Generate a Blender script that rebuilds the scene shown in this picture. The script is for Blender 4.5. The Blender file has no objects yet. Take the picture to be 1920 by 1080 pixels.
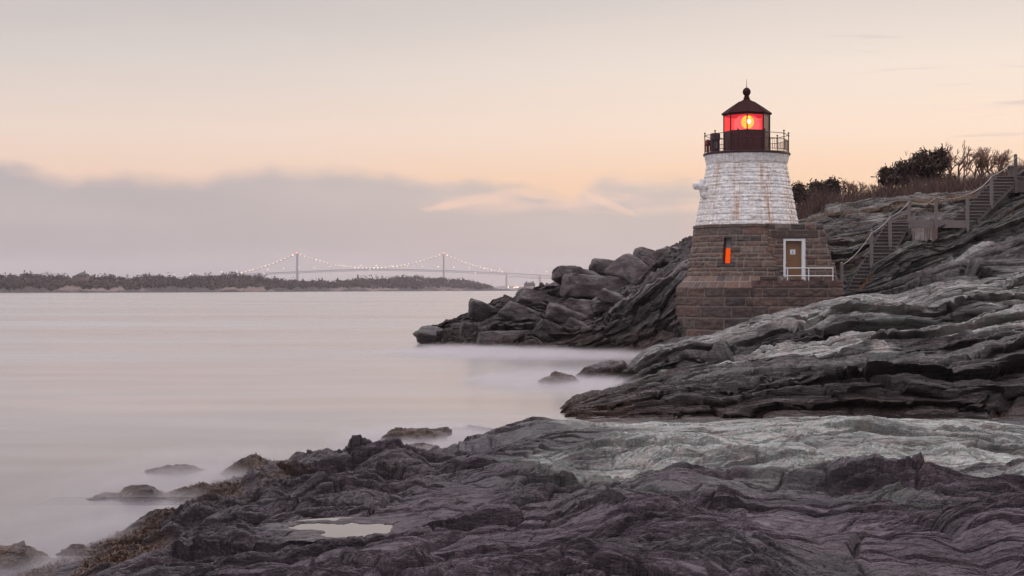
import bpy, math, random
import numpy as np
from mathutils import Vector, Matrix
R = math.radians
F = 2800.0; ZC = 3.3
scene = bpy.context.scene
COL = scene.collection

def lin(r, g, b):
    f = lambda c: (c/255/12.92 if c/255 <= .04045 else ((c/255+.055)/1.055)**2.4)
    return (f(r), f(g), f(b), 1.0)

# ------------------------------------------------------------------ camera
cd = bpy.data.cameras.new('camera'); cam = bpy.data.objects.new('camera', cd); COL.objects.link(cam)
cd.sensor_width = 36; cd.lens = F/1920*36; cd.clip_start = .1; cd.clip_end = 60000
cam.location = (0, 0, ZC); cam.rotation_euler = (R(90), 0, 0)
scene.camera = cam
scene.view_settings.view_transform = 'Standard'; scene.view_settings.look = 'None'
scene.view_settings.exposure = 0.0; scene.view_settings.gamma = 1.0
scene.cycles.volume_bounces = 2; scene.cycles.max_bounces = 10; scene.cycles.transparent_max_bounces = 16
scene.cycles.volume_step_rate = 0.6
scene.cycles.sample_clamp_indirect = 6.0

# ------------------------------------------------------------------ sky
SUN_AZ, SUN_EL = R(62), R(9)          # azimuth to the right of the view direction
world = bpy.data.worlds.new('World'); scene.world = world; world.use_nodes = True
wt = world.node_tree; wn = wt.nodes; wl = wt.links; wn.clear()
def N(tree, typ, **kw):
    n = tree.nodes.new(typ)
    for k, v in kw.items():
        setattr(n, k, v)
    return n
def M(tree, op, a, b=None, c=None, clamp=False):
    n = tree.nodes.new('ShaderNodeMath'); n.operation = op; n.use_clamp = clamp
    for i, v in enumerate((a, b, c)):
        if v is None: continue
        if isinstance(v, (int, float)): n.inputs[i].default_value = v
        else: tree.links.new(v, n.inputs[i])
    return n.outputs[0]
def MR(tree, v, a, b, c=0., d=1., smooth=True):
    n = tree.nodes.new('ShaderNodeMapRange'); n.interpolation_type = 'SMOOTHSTEP' if smooth else 'LINEAR'
    tree.links.new(v, n.inputs[0])
    for i, x in enumerate((a, b, c, d)): n.inputs[i+1].default_value = x
    return n.outputs[0]
def RAMP(tree, v, stops, interp='LINEAR'):
    n = tree.nodes.new('ShaderNodeValToRGB'); cr = n.color_ramp; cr.interpolation = interp
    while len(cr.elements) < len(stops): cr.elements.new(.5)
    for e, (p, c) in zip(cr.elements, stops): e.position = p; e.color = c
    if v is not None: tree.links.new(v, n.inputs[0])
    return n.outputs[0]
def MIX(tree, f, a, b, blend='MIX'):
    n = tree.nodes.new('ShaderNodeMix'); n.data_type = 'RGBA'; n.blend_type = blend
    for s, v in ((n.inputs[0], f), (n.inputs[6], a), (n.inputs[7], b)):
        if isinstance(v, (int, float)): s.default_value = v
        elif isinstance(v, tuple): s.default_value = v
        else: tree.links.new(v, s)
    return n.outputs[2]
def NOISE(tree, vec, scale, detail=4, rough=.55, dist=0., dims='3D'):
    n = tree.nodes.new('ShaderNodeTexNoise'); n.noise_dimensions = dims
    tree.links.new(vec, n.inputs['Vector'])
    n.inputs['Scale'].default_value = scale; n.inputs['Detail'].default_value = detail
    n.inputs['Roughness'].default_value = rough; n.inputs['Distortion'].default_value = dist
    return n.outputs[0]
def MAP(tree, vec, scale=(1, 1, 1), rot=(0, 0, 0), loc=(0, 0, 0)):
    n = tree.nodes.new('ShaderNodeMapping'); tree.links.new(vec, n.inputs[0])
    n.inputs['Scale'].default_value = scale; n.inputs['Rotation'].default_value = rot; n.inputs['Location'].default_value = loc
    return n.outputs[0]
def COMB(tree, x, y, z):
    n = tree.nodes.new('ShaderNodeCombineXYZ')
    for i, v in enumerate((x, y, z)):
        if isinstance(v, (int, float)): n.inputs[i].default_value = v
        else: tree.links.new(v, n.inputs[i])
    return n.outputs[0]

tc = N(wt, 'ShaderNodeTexCoord'); sp = N(wt, 'ShaderNodeSeparateXYZ'); wl.new(tc.outputs['Generated'], sp.inputs[0])
dx, dy, dz = sp.outputs
az = M(wt, 'ARCTAN2', dx, dy)
el = M(wt, 'ARCSINE', dz)
elf = M(wt, 'DIVIDE', el, .5, clamp=True)               # 0 .. 0.5 rad
E = lambda y: math.atan((540-y)/F)/.5
left = RAMP(wt, elf, [(0, lin(206,180,170)), (E(400), lin(226,194,176)), (E(330), lin(239,204,184)), (E(250), lin(236,211,197)), (E(130), lin(217,204,197)), (E(0), lin(195,187,185)), (.62, lin(176,180,190)), (1, lin(170,178,196))])
right = RAMP(wt, elf, [(0, lin(244,178,132)), (E(400), lin(250,198,152)), (E(330), lin(252,207,171)), (E(250), lin(252,221,198)), (E(130), lin(243,223,208)), (E(0), lin(221,207,198)), (.62, lin(190,188,192)), (1, lin(172,180,196))])
side = MR(wt, az, -.36, .30)
grad = MIX(wt, side, left, right)
# cloud bank low over the bay
A = lambda px: (math.atan((px-960)/F)+.6)/1.2
T = lambda y: (math.atan((540-y)/F)/.1,)*3+(1,)
edge = RAMP(wt, M(wt, 'DIVIDE', M(wt, 'ADD', az, .6), 1.2, clamp=True),
    [(0, T(330)), (A(0), T(326)), (A(120), T(340)), (A(360), T(344)), (A(440), T(328)), (A(520), T(320)), (A(650), T(320)), (A(730), T(330)), (A(800), T(344)), (A(880), T(340)), (A(960), T(349)), (A(1030), T(356)), (A(1075), T(378)), (A(1100), T(352)), (A(1130), T(336)), (A(1270), T(338)), (A(1330), T(352)), (A(1450), T(430)), (A(1900), T(520)), (1, T(540))], 'EASE')
edge = M(wt, 'MULTIPLY', edge, .1)
cv = MAP(wt, COMB(wt, az, M(wt, 'MULTIPLY', el, 2.2), 0.), (1, 1, 1))
n1 = NOISE(wt, cv, 26, 5, .55)
edge = M(wt, 'ADD', edge, M(wt, 'MULTIPLY', M(wt, 'SUBTRACT', n1, .5), .019))
cm = MR(wt, M(wt, 'SUBTRACT', edge, el), -.006, .008)
inner = NOISE(wt, MAP(wt, cv, (1, 2.2, 1), (0, 0, 0), (3, 1, 0)), 9, 4, .5)
cl_l = MIX(wt, MR(wt, el, 0, .07), lin(164,153,159), lin(180,167,170))
cl_r = MIX(wt, MR(wt, el, 0, .07), lin(186,169,168), lin(198,180,175))
ccol = MIX(wt, MR(wt, az, -.3, .1), cl_l, cl_r)
ccol = MIX(wt, M(wt, 'MULTIPLY', MR(wt, inner, .50, .66), M(wt, 'MULTIPLY', MR(wt, az, -.09, .02, 0, .85), MR(wt, el, .045, .056))), ccol, lin(232,196,180))
wn2 = NOISE(wt, cv, 38, 4, .6)
for (px_, py_, la, le, kx) in [(905, 374, 75, 11, .16), (1130, 376, 60, 8, -.42), (1010, 366, 50, 8, -.1), (835, 388, 40, 6, .1)]:
    ax = M(wt, 'SUBTRACT', az, (px_-960)/F); ex = M(wt, 'SUBTRACT', el, (540-py_)/F)
    ex = M(wt, 'SUBTRACT', ex, M(wt, 'MULTIPLY', ax, kx)); ex = M(wt, 'ADD', ex, M(wt, 'MULTIPLY', M(wt, 'SUBTRACT', wn2, .5), .010))
    q_ = M(wt, 'ADD', M(wt, 'POWER', M(wt, 'ABSOLUTE', M(wt, 'DIVIDE', ax, la/F)), 2.), M(wt, 'POWER', M(wt, 'ABSOLUTE', M(wt, 'DIVIDE', ex, le/F)), 2.))
    ccol = MIX(wt, MR(wt, q_, 1.9, .0, 0, .62), ccol, lin(243,203,180))
cm = M(wt, 'MULTIPLY', cm, M(wt, 'MULTIPLY', MR(wt, az, .20, .10), MR(wt, dy, -.1, .3)))
sky = MIX(wt, cm, grad, ccol)
# thin dark streaks to the right, and a very soft high veil
st = NOISE(wt, MAP(wt, COMB(wt, az, M(wt, 'MULTIPLY', el, 1.), 0.), (1, 15, 1), (0, 0, 0), (1.3, .4, 0)), 9, 4, .55)
stm = M(wt, 'MULTIPLY', M(wt, 'MULTIPLY', MR(wt, st, .60, .76), MR(wt, az, .12, .26)), M(wt, 'MULTIPLY', MR(wt, el, .19, .15), .55))
sky = MIX(wt, stm, sky, lin(196,176,176))
veil = NOISE(wt, MAP(wt, COMB(wt, az, el, 0.), (1, 6, 1), (0, 0, .12)), 7, 5, .5)
sky = MIX(wt, M(wt, 'MULTIPLY', MR(wt, veil, .4, .7), .10), sky, lin(240,222,212))
# dusk sky behind and overhead
back = RAMP(wt, MR(wt, dz, -.1, 1., 0, 1, False), [(0, (.24,.20,.22,1)), (.3, (.42,.375,.41,1)), (.7, (1.0,.93,.98,1)), (1, (1.25,1.16,1.2,1))])
sky = MIX(wt, MR(wt, dy, .55, -.25), sky, back)
sky = MIX(wt, MR(wt, dz, .34, .80), sky, (1.74, 1.66, 1.75, 1))
bg = N(wt, 'ShaderNodeBackground'); wl.new(sky, bg.inputs[0]); bg.inputs[1].default_value = 0.97
nish = N(wt, 'ShaderNodeTexSky'); nish.sky_type = 'NISHITA'; nish.sun_disc = False
nish.sun_elevation = SUN_EL; nish.sun_rotation = SUN_AZ
bg2 = N(wt, 'ShaderNodeBackground'); wl.new(nish.outputs[0], bg2.inputs[0]); bg2.inputs[1].default_value = 0.05*.35
add = N(wt, 'ShaderNodeAddShader'); wl.new(bg.outputs[0], add.inputs[0]); wl.new(bg2.outputs[0], add.inputs[1])
wo = N(wt, 'ShaderNodeOutputWorld'); wl.new(add.outputs[0], wo.inputs[0])

sd = bpy.data.lights.new('sun', 'SUN'); so = bpy.data.objects.new('sun', sd); COL.objects.link(so)
sd.energy = .35; sd.angle = R(18); sd.color = (1, .82, .66)
sdir = Vector((math.sin(SUN_AZ)*math.cos(SUN_EL), math.cos(SUN_AZ)*math.cos(SUN_EL), math.sin(SUN_EL)))
so.rotation_euler = sdir.to_track_quat('Z', 'Y').to_euler(); so.location = sdir*50

# ------------------------------------------------------------------ helpers
def at(px, py, Y):
    return Vector(((px-960)/F*Y, Y, ZC-(py-540)/F*Y))
def zof(py, Y): return ZC-(py-540)/F*Y
def tag(o, label=None, cat=None, group=None, kind=None):
    if label: o['label'] = label
    if cat: o['category'] = cat
    if group: o['group'] = group
    if kind: o['kind'] = kind
    return o
def empty(name, loc, label, cat, group=None, rz=0):
    o = bpy.data.objects.new(name, None); COL.objects.link(o); o.location = loc; o.rotation_euler.z = rz
    o.empty_display_size = .3
    return tag(o, label, cat, group)
def link(name, me, mat, parent=None, smooth=True):
    o = bpy.data.objects.new(name, me); COL.objects.link(o)
    if mat: me.materials.append(mat)
    if smooth: me.polygons.foreach_set('use_smooth', np.ones(len(me.polygons), dtype=bool))
    if parent: o.parent = parent
    return o
def np_mesh(name, v, f, attrs=None):
    """v (n,3), f (m,k) arrays -> mesh"""
    me = bpy.data.meshes.new(name); v = np.asarray(v, dtype=np.float32); f = np.asarray(f, dtype=np.int32)
    k = f.shape[1]
    me.vertices.add(len(v)); me.vertices.foreach_set('co', v.ravel())
    me.loops.add(f.size); me.loops.foreach_set('vertex_index', f.ravel())
    me.polygons.add(len(f)); me.polygons.foreach_set('loop_start', np.arange(0, f.size, k, dtype=np.int32))
    try: me.polygons.foreach_set('loop_total', np.full(len(f), k, dtype=np.int32))
    except Exception: pass
    for nme, a in (attrs or {}).items():
        at_ = me.attributes.new(nme, 'FLOAT', 'POINT'); at_.data.foreach_set('value', np.asarray(a, dtype=np.float32).ravel())
    me.update(calc_edges=True)
    return me
def grid_faces(n, m, keep=None, wrap=False):
    i = np.arange(n*m).reshape(n, m)
    if wrap: i = np.concatenate([i, i[:, :1]], 1)
    f = np.stack([i[:-1, :-1], i[:-1, 1:], i[1:, 1:], i[1:, :-1]], -1)
    if keep is not None: f = f[keep]
    return f.reshape(-1, 4)
class MB:
    def __init__(s): s.v = []; s.f = []
    def add(s, vs, fs):
        o = len(s.v); s.v += [tuple(p) for p in vs]; s.f += [tuple(i+o for i in f) for f in fs]; return s
    def box(s, a, b):
        (x0, y0, z0), (x1, y1, z1) = a, b
        return s.add([(x0,y0,z0),(x1,y0,z0),(x1,y1,z0),(x0,y1,z0),(x0,y0,z1),(x1,y0,z1),(x1,y1,z1),(x0,y1,z1)],
                     [(3,2,1,0),(4,5,6,7),(0,1,5,4),(1,2,6,5),(2,3,7,6),(3,0,4,7)])
    def bar(s, p, q, w, h, up=(0,0,1)):
        p = Vector(p); q = Vector(q); d = (q-p).normalized(); u = Vector(up)
        if abs(d.dot(u)) > .98: u = Vector((0,1,0))
        a = d.cross(u).normalized()*w/2; b = a.cross(d).normalized()*h/2
        return s.add([p-a-b,p+a-b,p+a+b,p-a+b,q-a-b,q+a-b,q+a+b,q-a+b],
                     [(3,2,1,0),(4,5,6,7),(0,1,5,4),(1,2,6,5),(2,3,7,6),(3,0,4,7)])
    def tube(s, pts, rad, n=6, cap=True):
        pts = [Vector(p) for p in pts]
        if not hasattr(rad, '__len__'): rad = [rad]*len(pts)
        vs = []; fs = []
        for i, p in enumerate(pts):
            d = (pts[min(i+1, len(pts)-1)]-pts[max(i-1, 0)]).normalized()
            u = Vector((0,0,1)) if abs(d.z) < .9 else Vector((1,0,0))
            a = d.cross(u).normalized(); b = a.cross(d)
            for k in range(n):
                t = 2*math.pi*k/n; vs.append(p+(a*math.cos(t)+b*math.sin(t))*rad[i])
        for i in range(len(pts)-1):
            for k in range(n):
                fs.append((i*n+k, i*n+(k+1) % n, (i+1)*n+(k+1) % n, (i+1)*n+k))
        if cap:
            fs.append(tuple(range(n))[::-1]); fs.append(tuple((len(pts)-1)*n+k for k in range(n)))
        return s.add(vs, fs)
    def lathe(s, prof, n=48, off=0., c=(0,0,0), cap=True):
        vs = []; fs = []
        for r, z in prof:
            for k in range(n):
                t = off+2*math.pi*k/n; vs.append((c[0]+r*math.sin(t), c[1]-r*math.cos(t), c[2]+z))
        for i in range(len(prof)-1):
            for k in range(n): fs.append((i*n+k, i*n+(k+1) % n, (i+1)*n+(k+1) % n, (i+1)*n+k))
        if cap:
            fs.append(tuple(range(n))[::-1]); fs.append(tuple((len(prof)-1)*n+k for k in range(n)))
        return s.add(vs, fs)
    def prism(s, poly, z0, z1):
        n = len(poly)
        return s.add([(x,y,z0) for x,y in poly]+[(x,y,z1) for x,y in poly],
                     [tuple(range(n))[::-1], tuple(range(n,2*n))]+[(i,(i+1)%n,n+(i+1)%n,n+i) for i in range(n)])
    def build(s, name, mat, parent=None, smooth=False, bevel=0):
        me = bpy.data.meshes.new(name); me.from_pydata(s.v, [], s.f); me.update()
        o = link(name, me, mat, parent, smooth)
        if bevel:
            b = o.modifiers.new('bevel', 'BEVEL'); b.width = bevel; b.segments = 2; b.limit_method = 'ANGLE'
        return o

# ---- numpy noise
_rng = np.random.RandomState(7)
_G = np.stack([np.cos(np.arange(64)*2*np.pi/64), np.sin(np.arange(64)*2*np.pi/64)], 1).astype(np.float32)
_PT = _rng.permutation(4096).astype(np.int32)
def _h(ix, iy, seed): return _PT[(_PT[(ix+seed*131) & 4095]+iy*17+seed*57) & 4095]
def perlin(x, y, seed=0):
    x = np.asarray(x, np.float32); y = np.asarray(y, np.float32)
    xf = np.floor(x); yf = np.floor(y); ix = xf.astype(np.int32); iy = yf.astype(np.int32)
    fx = x-xf; fy = y-yf; u = fx*fx*fx*(fx*(fx*6-15)+10); v = fy*fy*fy*(fy*(fy*6-15)+10)
    def g(dx, dy):
        q = _G[_h(ix+dx, iy+dy, seed) & 63]; return q[..., 0]*(fx-dx)+q[..., 1]*(fy-dy)
    a = g(0, 0); b = g(1, 0); c = g(0, 1); d = g(1, 1)
    return (a+(b-a)*u+((c+(d-c)*u)-(a+(b-a)*u))*v)*1.5
def fbm(x, y, seed, octv=4, gain=.5):
    s = 0; a = 1.; k = 1.
    for i in range(octv): s = s+a*perlin(x*k, y*k, seed+i); a *= gain; k *= 2.03
    return s
def sstep(a, b, x):
    t = np.clip((x-a)/(b-a), 0, 1); return t*t*(3-2*t)
def strata(t, s, seed, levels, e=.12):
    """broken ledges: short risers towards -s, long gentle backs"""
    h = np.zeros_like(t, dtype=np.float32)
    for i, (per, amp, stretch, warp) in enumerate(levels):
        sd_ = seed+i*11
        w = perlin(t/(per*stretch), s/(per*3.), sd_)*warp+perlin(t/(per*stretch*.28), s/(per*1.4), sd_+1)*warp*.3
        x = s/per+w; fl = np.floor(x); fr = x-fl
        saw = np.where(fr < e, fr/e, ((1-fr)/(1-e))**1.0); saw = saw*saw*(3-2*saw)*.5+saw*.5
        rnd = (_PT[(fl.astype(np.int32)+sd_*7) & 4095]/4096.*.9+.35).astype(np.float32)
        m = sstep(-.25, .4, perlin(t/(per*stretch*1.1), s/(per*2.2), sd_+2))
        h = h+amp*rnd*m*saw
    return h
def facets(t, s, size, stretch, seed, amp, crk=.35):
    """split rock: tilted flat chips with sharp edges, risers towards -s"""
    t = np.asarray(t, np.float32); s = np.asarray(s, np.float32)
    x = t/(size*stretch)+perlin(t/(size*stretch*.8), s/size*.6, seed+1)*.18
    y = s/size+perlin(t/(size*stretch*.6), s/size*.7, seed+2)*.20
    ix = np.floor(x).astype(np.int32); iy = np.floor(y).astype(np.int32)
    d1 = np.full(x.shape, 9., np.float32); d2 = d1.copy(); hb = np.zeros_like(d1)
    for a in (-1, 0, 1):
        for b in (-1, 0, 1):
            h = _h(ix+a, iy+b, seed); h2 = _PT[(h+77) & 4095]; h3 = _PT[(h+911) & 4095]
            ox = (ix+a+.1+.8*(h/4096.)).astype(np.float32)-x; oy = (iy+b+.1+.8*(h2/4096.)).astype(np.float32)-y
            d = ox*ox+oy*oy
            hv = (h3/4096.*.7+(h2/4096.-.5)*.9*ox+(.45+.75*(h/4096.))*oy).astype(np.float32)
            m = d < d1
            d2 = np.where(m, d1, np.minimum(d2, d)); hb = np.where(m, hv, hb); d1 = np.where(m, d, d1)
    e = np.sqrt(d2)-np.sqrt(d1)
    return amp*(hb-crk*(1-sstep(0, .12, e)))
def cells(t, s, size, stretch, seed):
    """joint blocks: one random number per block and the distance to the joint"""
    x = np.asarray(t/(size*stretch), np.float32); y = np.asarray(s/size, np.float32)
    x = x+perlin(x*1.3, y*1.1, seed+1)*.25; y = y+perlin(x*1.2, y*1.4, seed+2)*.25
    ix = np.floor(x).astype(np.int32); iy = np.floor(y).astype(np.int32)
    d1 = np.full(x.shape, 9., np.float32); d2 = d1.copy(); rb = np.zeros_like(d1)
    for a in (-1, 0, 1):
        for b in (-1, 0, 1):
            h = _h(ix+a, iy+b, seed); h2 = _PT[(h+77) & 4095]
            ox = (ix+a+.1+.8*(h/4096.)).astype(np.float32)-x; oy = (iy+b+.1+.8*(h2/4096.)).astype(np.float32)-y
            d = ox*ox+oy*oy; m = d < d1
            d2 = np.where(m, d1, np.minimum(d2, d)); rb = np.where(m, _PT[(h+911) & 4095]/4096., rb); d1 = np.where(m, d, d1)
    return rb.astype(np.float32), np.sqrt(d2)-np.sqrt(d1)
def gradn(P):
    du = np.gradient(P, axis=1); dv = np.gradient(P, axis=0)
    n = np.cross(du, dv); n /= np.linalg.norm(n, axis=-1, keepdims=True)+1e-9
    return n
def smooth1(a, k, axis=0):
    if k < 1: return a
    ker = np.hanning(2*k+3)[1:-1]; ker /= ker.sum()
    pad = [(0, 0)]*a.ndim; pad[axis] = (k, k)
    b = np.pad(a, pad, mode='edge')
    out = np.zeros_like(a)
    for i, w in enumerate(ker):
        sl = [slice(None)]*a.ndim; sl[axis] = slice(i, i+a.shape[axis]); out += w*b[tuple(sl)]
    return out

# ------------------------------------------------------------------ materials
def new_mat(name):
    m = bpy.data.materials.new(name); m.use_nodes = True
    t = m.node_tree; b = t.nodes['Principled BSDF']
    return m, t, b
def simple(name, col, rough=.6, metal=0., var=.25, scale=8., bump=.0, bscale=40.):
    m, t, b = new_mat(name)
    g = N(t, 'ShaderNodeTexCoord').outputs['Object']
    n = NOISE(t, g, scale, 5, .6)
    c = MIX(t, n, tuple(x*(1-var) for x in col[:3])+(1,), tuple(min(1, x*(1+var)) for x in col[:3])+(1,))
    t.links.new(c, b.inputs['Base Color']); b.inputs['Roughness'].default_value = rough; b.inputs['Metallic'].default_value = metal
    if bump:
        bn = N(t, 'ShaderNodeBump'); bn.inputs['Strength'].default_value = .6; bn.inputs['Distance'].default_value = bump
        t.links.new(NOISE(t, g, bscale, 5, .6), bn.inputs['Height']); t.links.new(bn.outputs[0], b.inputs['Normal'])
    return m
def emit(name, col, strength):
    m, t, b = new_mat(name); t.nodes.remove(b)
    e = N(t, 'ShaderNodeEmission'); e.inputs[0].default_value = col; e.inputs[1].default_value = strength
    t.links.new(e.outputs[0], t.nodes['Material Output'].inputs[0])
    return m
def attr(t, name):
    n = N(t, 'ShaderNodeAttribute'); n.attribute_name = name; return n.outputs['Fac']
def rock_mat(name, c_dark, c_mid, c_light, pale, stretch=(1, 3, 3), rot=(0, 0, 0), fine=1., bump=.03, rough=.72):
    m, t, b = new_mat(name)
    pos = N(t, 'ShaderNodeNewGeometry').outputs['Position']
    v = MAP(t, pos, stretch, rot)
    a = NOISE(t, v, .55*fine, 6, .6, .6)
    f = NOISE(t, v, 5*fine, 6, .65, .4)
    g = NOISE(t, pos, 28*fine, 4, .65)
    col = RAMP(t, a, [(.28, c_dark), (.5, c_mid), (.72, c_light)])
    col = MIX(t, MR(t, f, .3, .7, .0, .75), MIX(t, 1., col, (.50, .47, .49, 1), 'MULTIPLY'), MIX(t, 1., col, (1.42, 1.38, 1.38, 1), 'MULTIPLY'))
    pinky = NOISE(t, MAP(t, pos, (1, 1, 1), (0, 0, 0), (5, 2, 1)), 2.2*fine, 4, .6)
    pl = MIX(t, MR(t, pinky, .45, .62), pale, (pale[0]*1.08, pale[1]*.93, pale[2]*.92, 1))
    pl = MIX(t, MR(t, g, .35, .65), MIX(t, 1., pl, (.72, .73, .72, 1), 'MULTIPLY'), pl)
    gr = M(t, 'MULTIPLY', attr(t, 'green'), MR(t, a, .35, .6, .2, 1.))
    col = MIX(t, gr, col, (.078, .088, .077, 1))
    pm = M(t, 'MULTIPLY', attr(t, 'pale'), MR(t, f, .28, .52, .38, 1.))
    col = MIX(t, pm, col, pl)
    wet = attr(t, 'wet')
    col = MIX(t, M(t, 'MULTIPLY', wet, .72), col, MIX(t, 1., col, (.36, .30, .32, 1), 'MULTIPLY'))
    weed = M(t, 'MULTIPLY', attr(t, 'weed'), MR(t, NOISE(t, pos, 9*fine, 5, .7), .40, .52))
    col = MIX(t, weed, col, MIX(t, g, (.028, .013, .006, 1), (.095, .038, .013, 1)))
    rust = M(t, 'MULTIPLY', attr(t, 'rust'), MR(t, NOISE(t, pos, 3.5*fine, 6, .7), .38, .58))
    col = MIX(t, rust, col, MIX(t, f, (.022, .012, .008, 1), (.105, .046, .020, 1)))
    t.links.new(col, b.inputs['Base Color'])
    ro = M(t, 'SUBTRACT', rough, M(t, 'MULTIPLY', M(t, 'MULTIPLY', wet, MR(t, f, .35, .6)), .50))
    t.links.new(ro, b.inputs['Roughness'])
    b.inputs['Specular IOR Level'].default_value = .45
    h = M(t, 'ADD', M(t, 'MULTIPLY', f, 1.), M(t, 'MULTIPLY', g, .30))
    for sc_, wgt in ((2.6, .9), (6.5, .5)):
        cn = NOISE(t, v, sc_*fine, 4, .6, .5)
        h = M(t, 'ADD', h, M(t, 'MULTIPLY', MR(t, M(t, 'ABSOLUTE', M(t, 'SUBTRACT', cn, .5)), 0., .035), wgt))
    h = M(t, 'ADD', h, M(t, 'MULTIPLY', NOISE(t, v, 14*fine, 4, .6), .6))
    bn = N(t, 'ShaderNodeBump'); bn.inputs['Strength'].default_value = .75; bn.inputs['Distance'].default_value = bump
    t.links.new(h, bn.inputs['Height']); t.links.new(bn.outputs[0], b.inputs['Normal'])
    return m
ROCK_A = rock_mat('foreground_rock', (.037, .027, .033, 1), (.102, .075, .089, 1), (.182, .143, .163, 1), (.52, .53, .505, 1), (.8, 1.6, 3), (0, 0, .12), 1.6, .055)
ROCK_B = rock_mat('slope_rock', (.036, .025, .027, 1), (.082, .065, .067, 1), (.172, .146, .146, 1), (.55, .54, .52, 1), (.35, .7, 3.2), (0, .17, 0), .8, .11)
ROCK_C = rock_mat('headland_rock', (.038, .026, .027, 1), (.086, .062, .064, 1), (.18, .143, .147, 1), (.34, .30, .305, 1), (.5, .8, 1.6), (0, -.5, 0), .7, .12)
ROCK_D = rock_mat('hill_rock', (.034, .028, .027, 1), (.076, .065, .061, 1), (.165, .145, .135, 1), (.27, .255, .235, 1), (.35, .7, 3.0), (0, .12, 0), .7, .12)

def sheet(name, P, attrs, mat, label, cat='rock', kind='structure'):
    n, m, _ = P.shape
    full = {k: np.zeros((n, m)) for k in ('pale', 'green', 'wet', 'weed', 'rust')}
    full.update(attrs)
    me = np_mesh(name, P.reshape(-1, 3), grid_faces(n, m), full)
    o = link(name, me, mat)
    return tag(o, label, cat, None, kind)

# ------------------------------------------------------------------ foreground rock
def z_ctrl(px, py, z):
    Y = (ZC-z)*F/(py-540); return px, Y, z
ctl = [z_ctrl(*c) for c in [
    (-400,1500,.2),(-100,1300,.35),(60,1120,.25),(100,1085,.22),(250,1200,.8),(400,1080,.8),(700,1080,1.15),(960,1080,1.35),(1500,1080,1.5),(1920,1080,1.55),(2400,1080,1.7),
    (500,1400,1.3),(960,1500,1.6),(1500,1500,1.7),(2400,1500,1.8),
    (140,1045,.12),(200,1020,.2),(260,1000,.25),(330,1000,.5),(500,1000,.72),(665,994,.84),(800,1000,1.08),(960,1000,1.25),(1300,1000,1.42),(1700,1000,1.48),(1920,1000,1.5),
    (330,968,.2),(395,932,-.12),(450,955,.38),(500,940,.6),(650,930,.85),(800,930,1.0),(350,912,.1),(395,897,.3),(450,890,.42),(600,890,.62),(750,905,.8),(960,900,1.1),(1300,900,1.3),(1700,900,1.38),(1920,900,1.42),(2400,900,1.6),
    (470,868,.22),(520,858,.36),(590,852,.40),(680,848,.46),(760,858,.45),(830,850,.55),(880,842,.7),(960,830,.88),(1100,830,1.05),(1400,830,1.22),(1700,830,1.27),(1920,840,1.3),
    (890,806,.42),(930,798,.6),(960,793,.72),(1050,790,.84),(1200,788,.97),(1300,785,1.04),(1450,782,1.14),(1700,785,1.18),(1800,789,1.18),(1880,800,1.18),(1920,806,1.16),(2300,830,1.3)]]
for px, Y, z in [(-400,15,-.3),(-400,25,-.8),(0,19,-.25),(0,24,-.9),(100,20,-.25),(150,30,-1),(200,23,-.3),(280,25,-.3),(250,30,-.9),(330,22,-.25),(380,30,-.3),(450,29,-.2),(520,29,-.1),(600,28.5,-.1),(680,29,-.1),(760,30,-.15),(820,30,-.1),(860,33,-.15),(500,34,-1),(700,35,-1),(800,38,-1),(880,39,-.8),(930,37,-.25),
                 (1000,34,.1),(1000,39,-.6),(1200,30,.5),(1200,36,-.2),(1450,29,.6),(1450,35,0),(1700,28.5,.6),(1700,35,.1),(1920,27.5,.7),(1920,34,.3),(2400,30,.7),(2400,36,.6),(1200,42,-.6),(1800,42,-.5),(2400,42,-.5),
                 (150,12.5,.55),(300,12.8,.72)]:
    ctl.append((px, Y, z))
ctl = np.array(ctl, float)
KX, KY = 1/600., 2.6
def rbf_fit(c):
    a = np.stack([c[:, 0]*KX, np.log(c[:, 1])*KY], 1)
    d = np.sqrt(((a[:, None]-a[None])**2).sum(-1)+.02)
    n = len(a); Mx = np.zeros((n+3, n+3)); Mx[:n, :n] = d-np.eye(n)*.004; Mx[:n, n] = 1; Mx[:n, n+1:] = a
    Mx[n, :n] = 1; Mx[n+1:, :n] = a.T
    w = np.linalg.solve(Mx, np.concatenate([c[:, 2], np.zeros(3)])); return a, w
ca, cw = rbf_fit(ctl)
def base_A(px, Y):
    x = px*KX; y = np.log(Y)*KY; z = cw[-3]+cw[-2]*x+cw[-1]*y
    for (ax, ay), w in zip(ca, cw[:-3]): z = z+w*np.sqrt((x-ax)**2+(y-ay)**2+.02)
    return z
POOL_Z = .84
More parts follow.
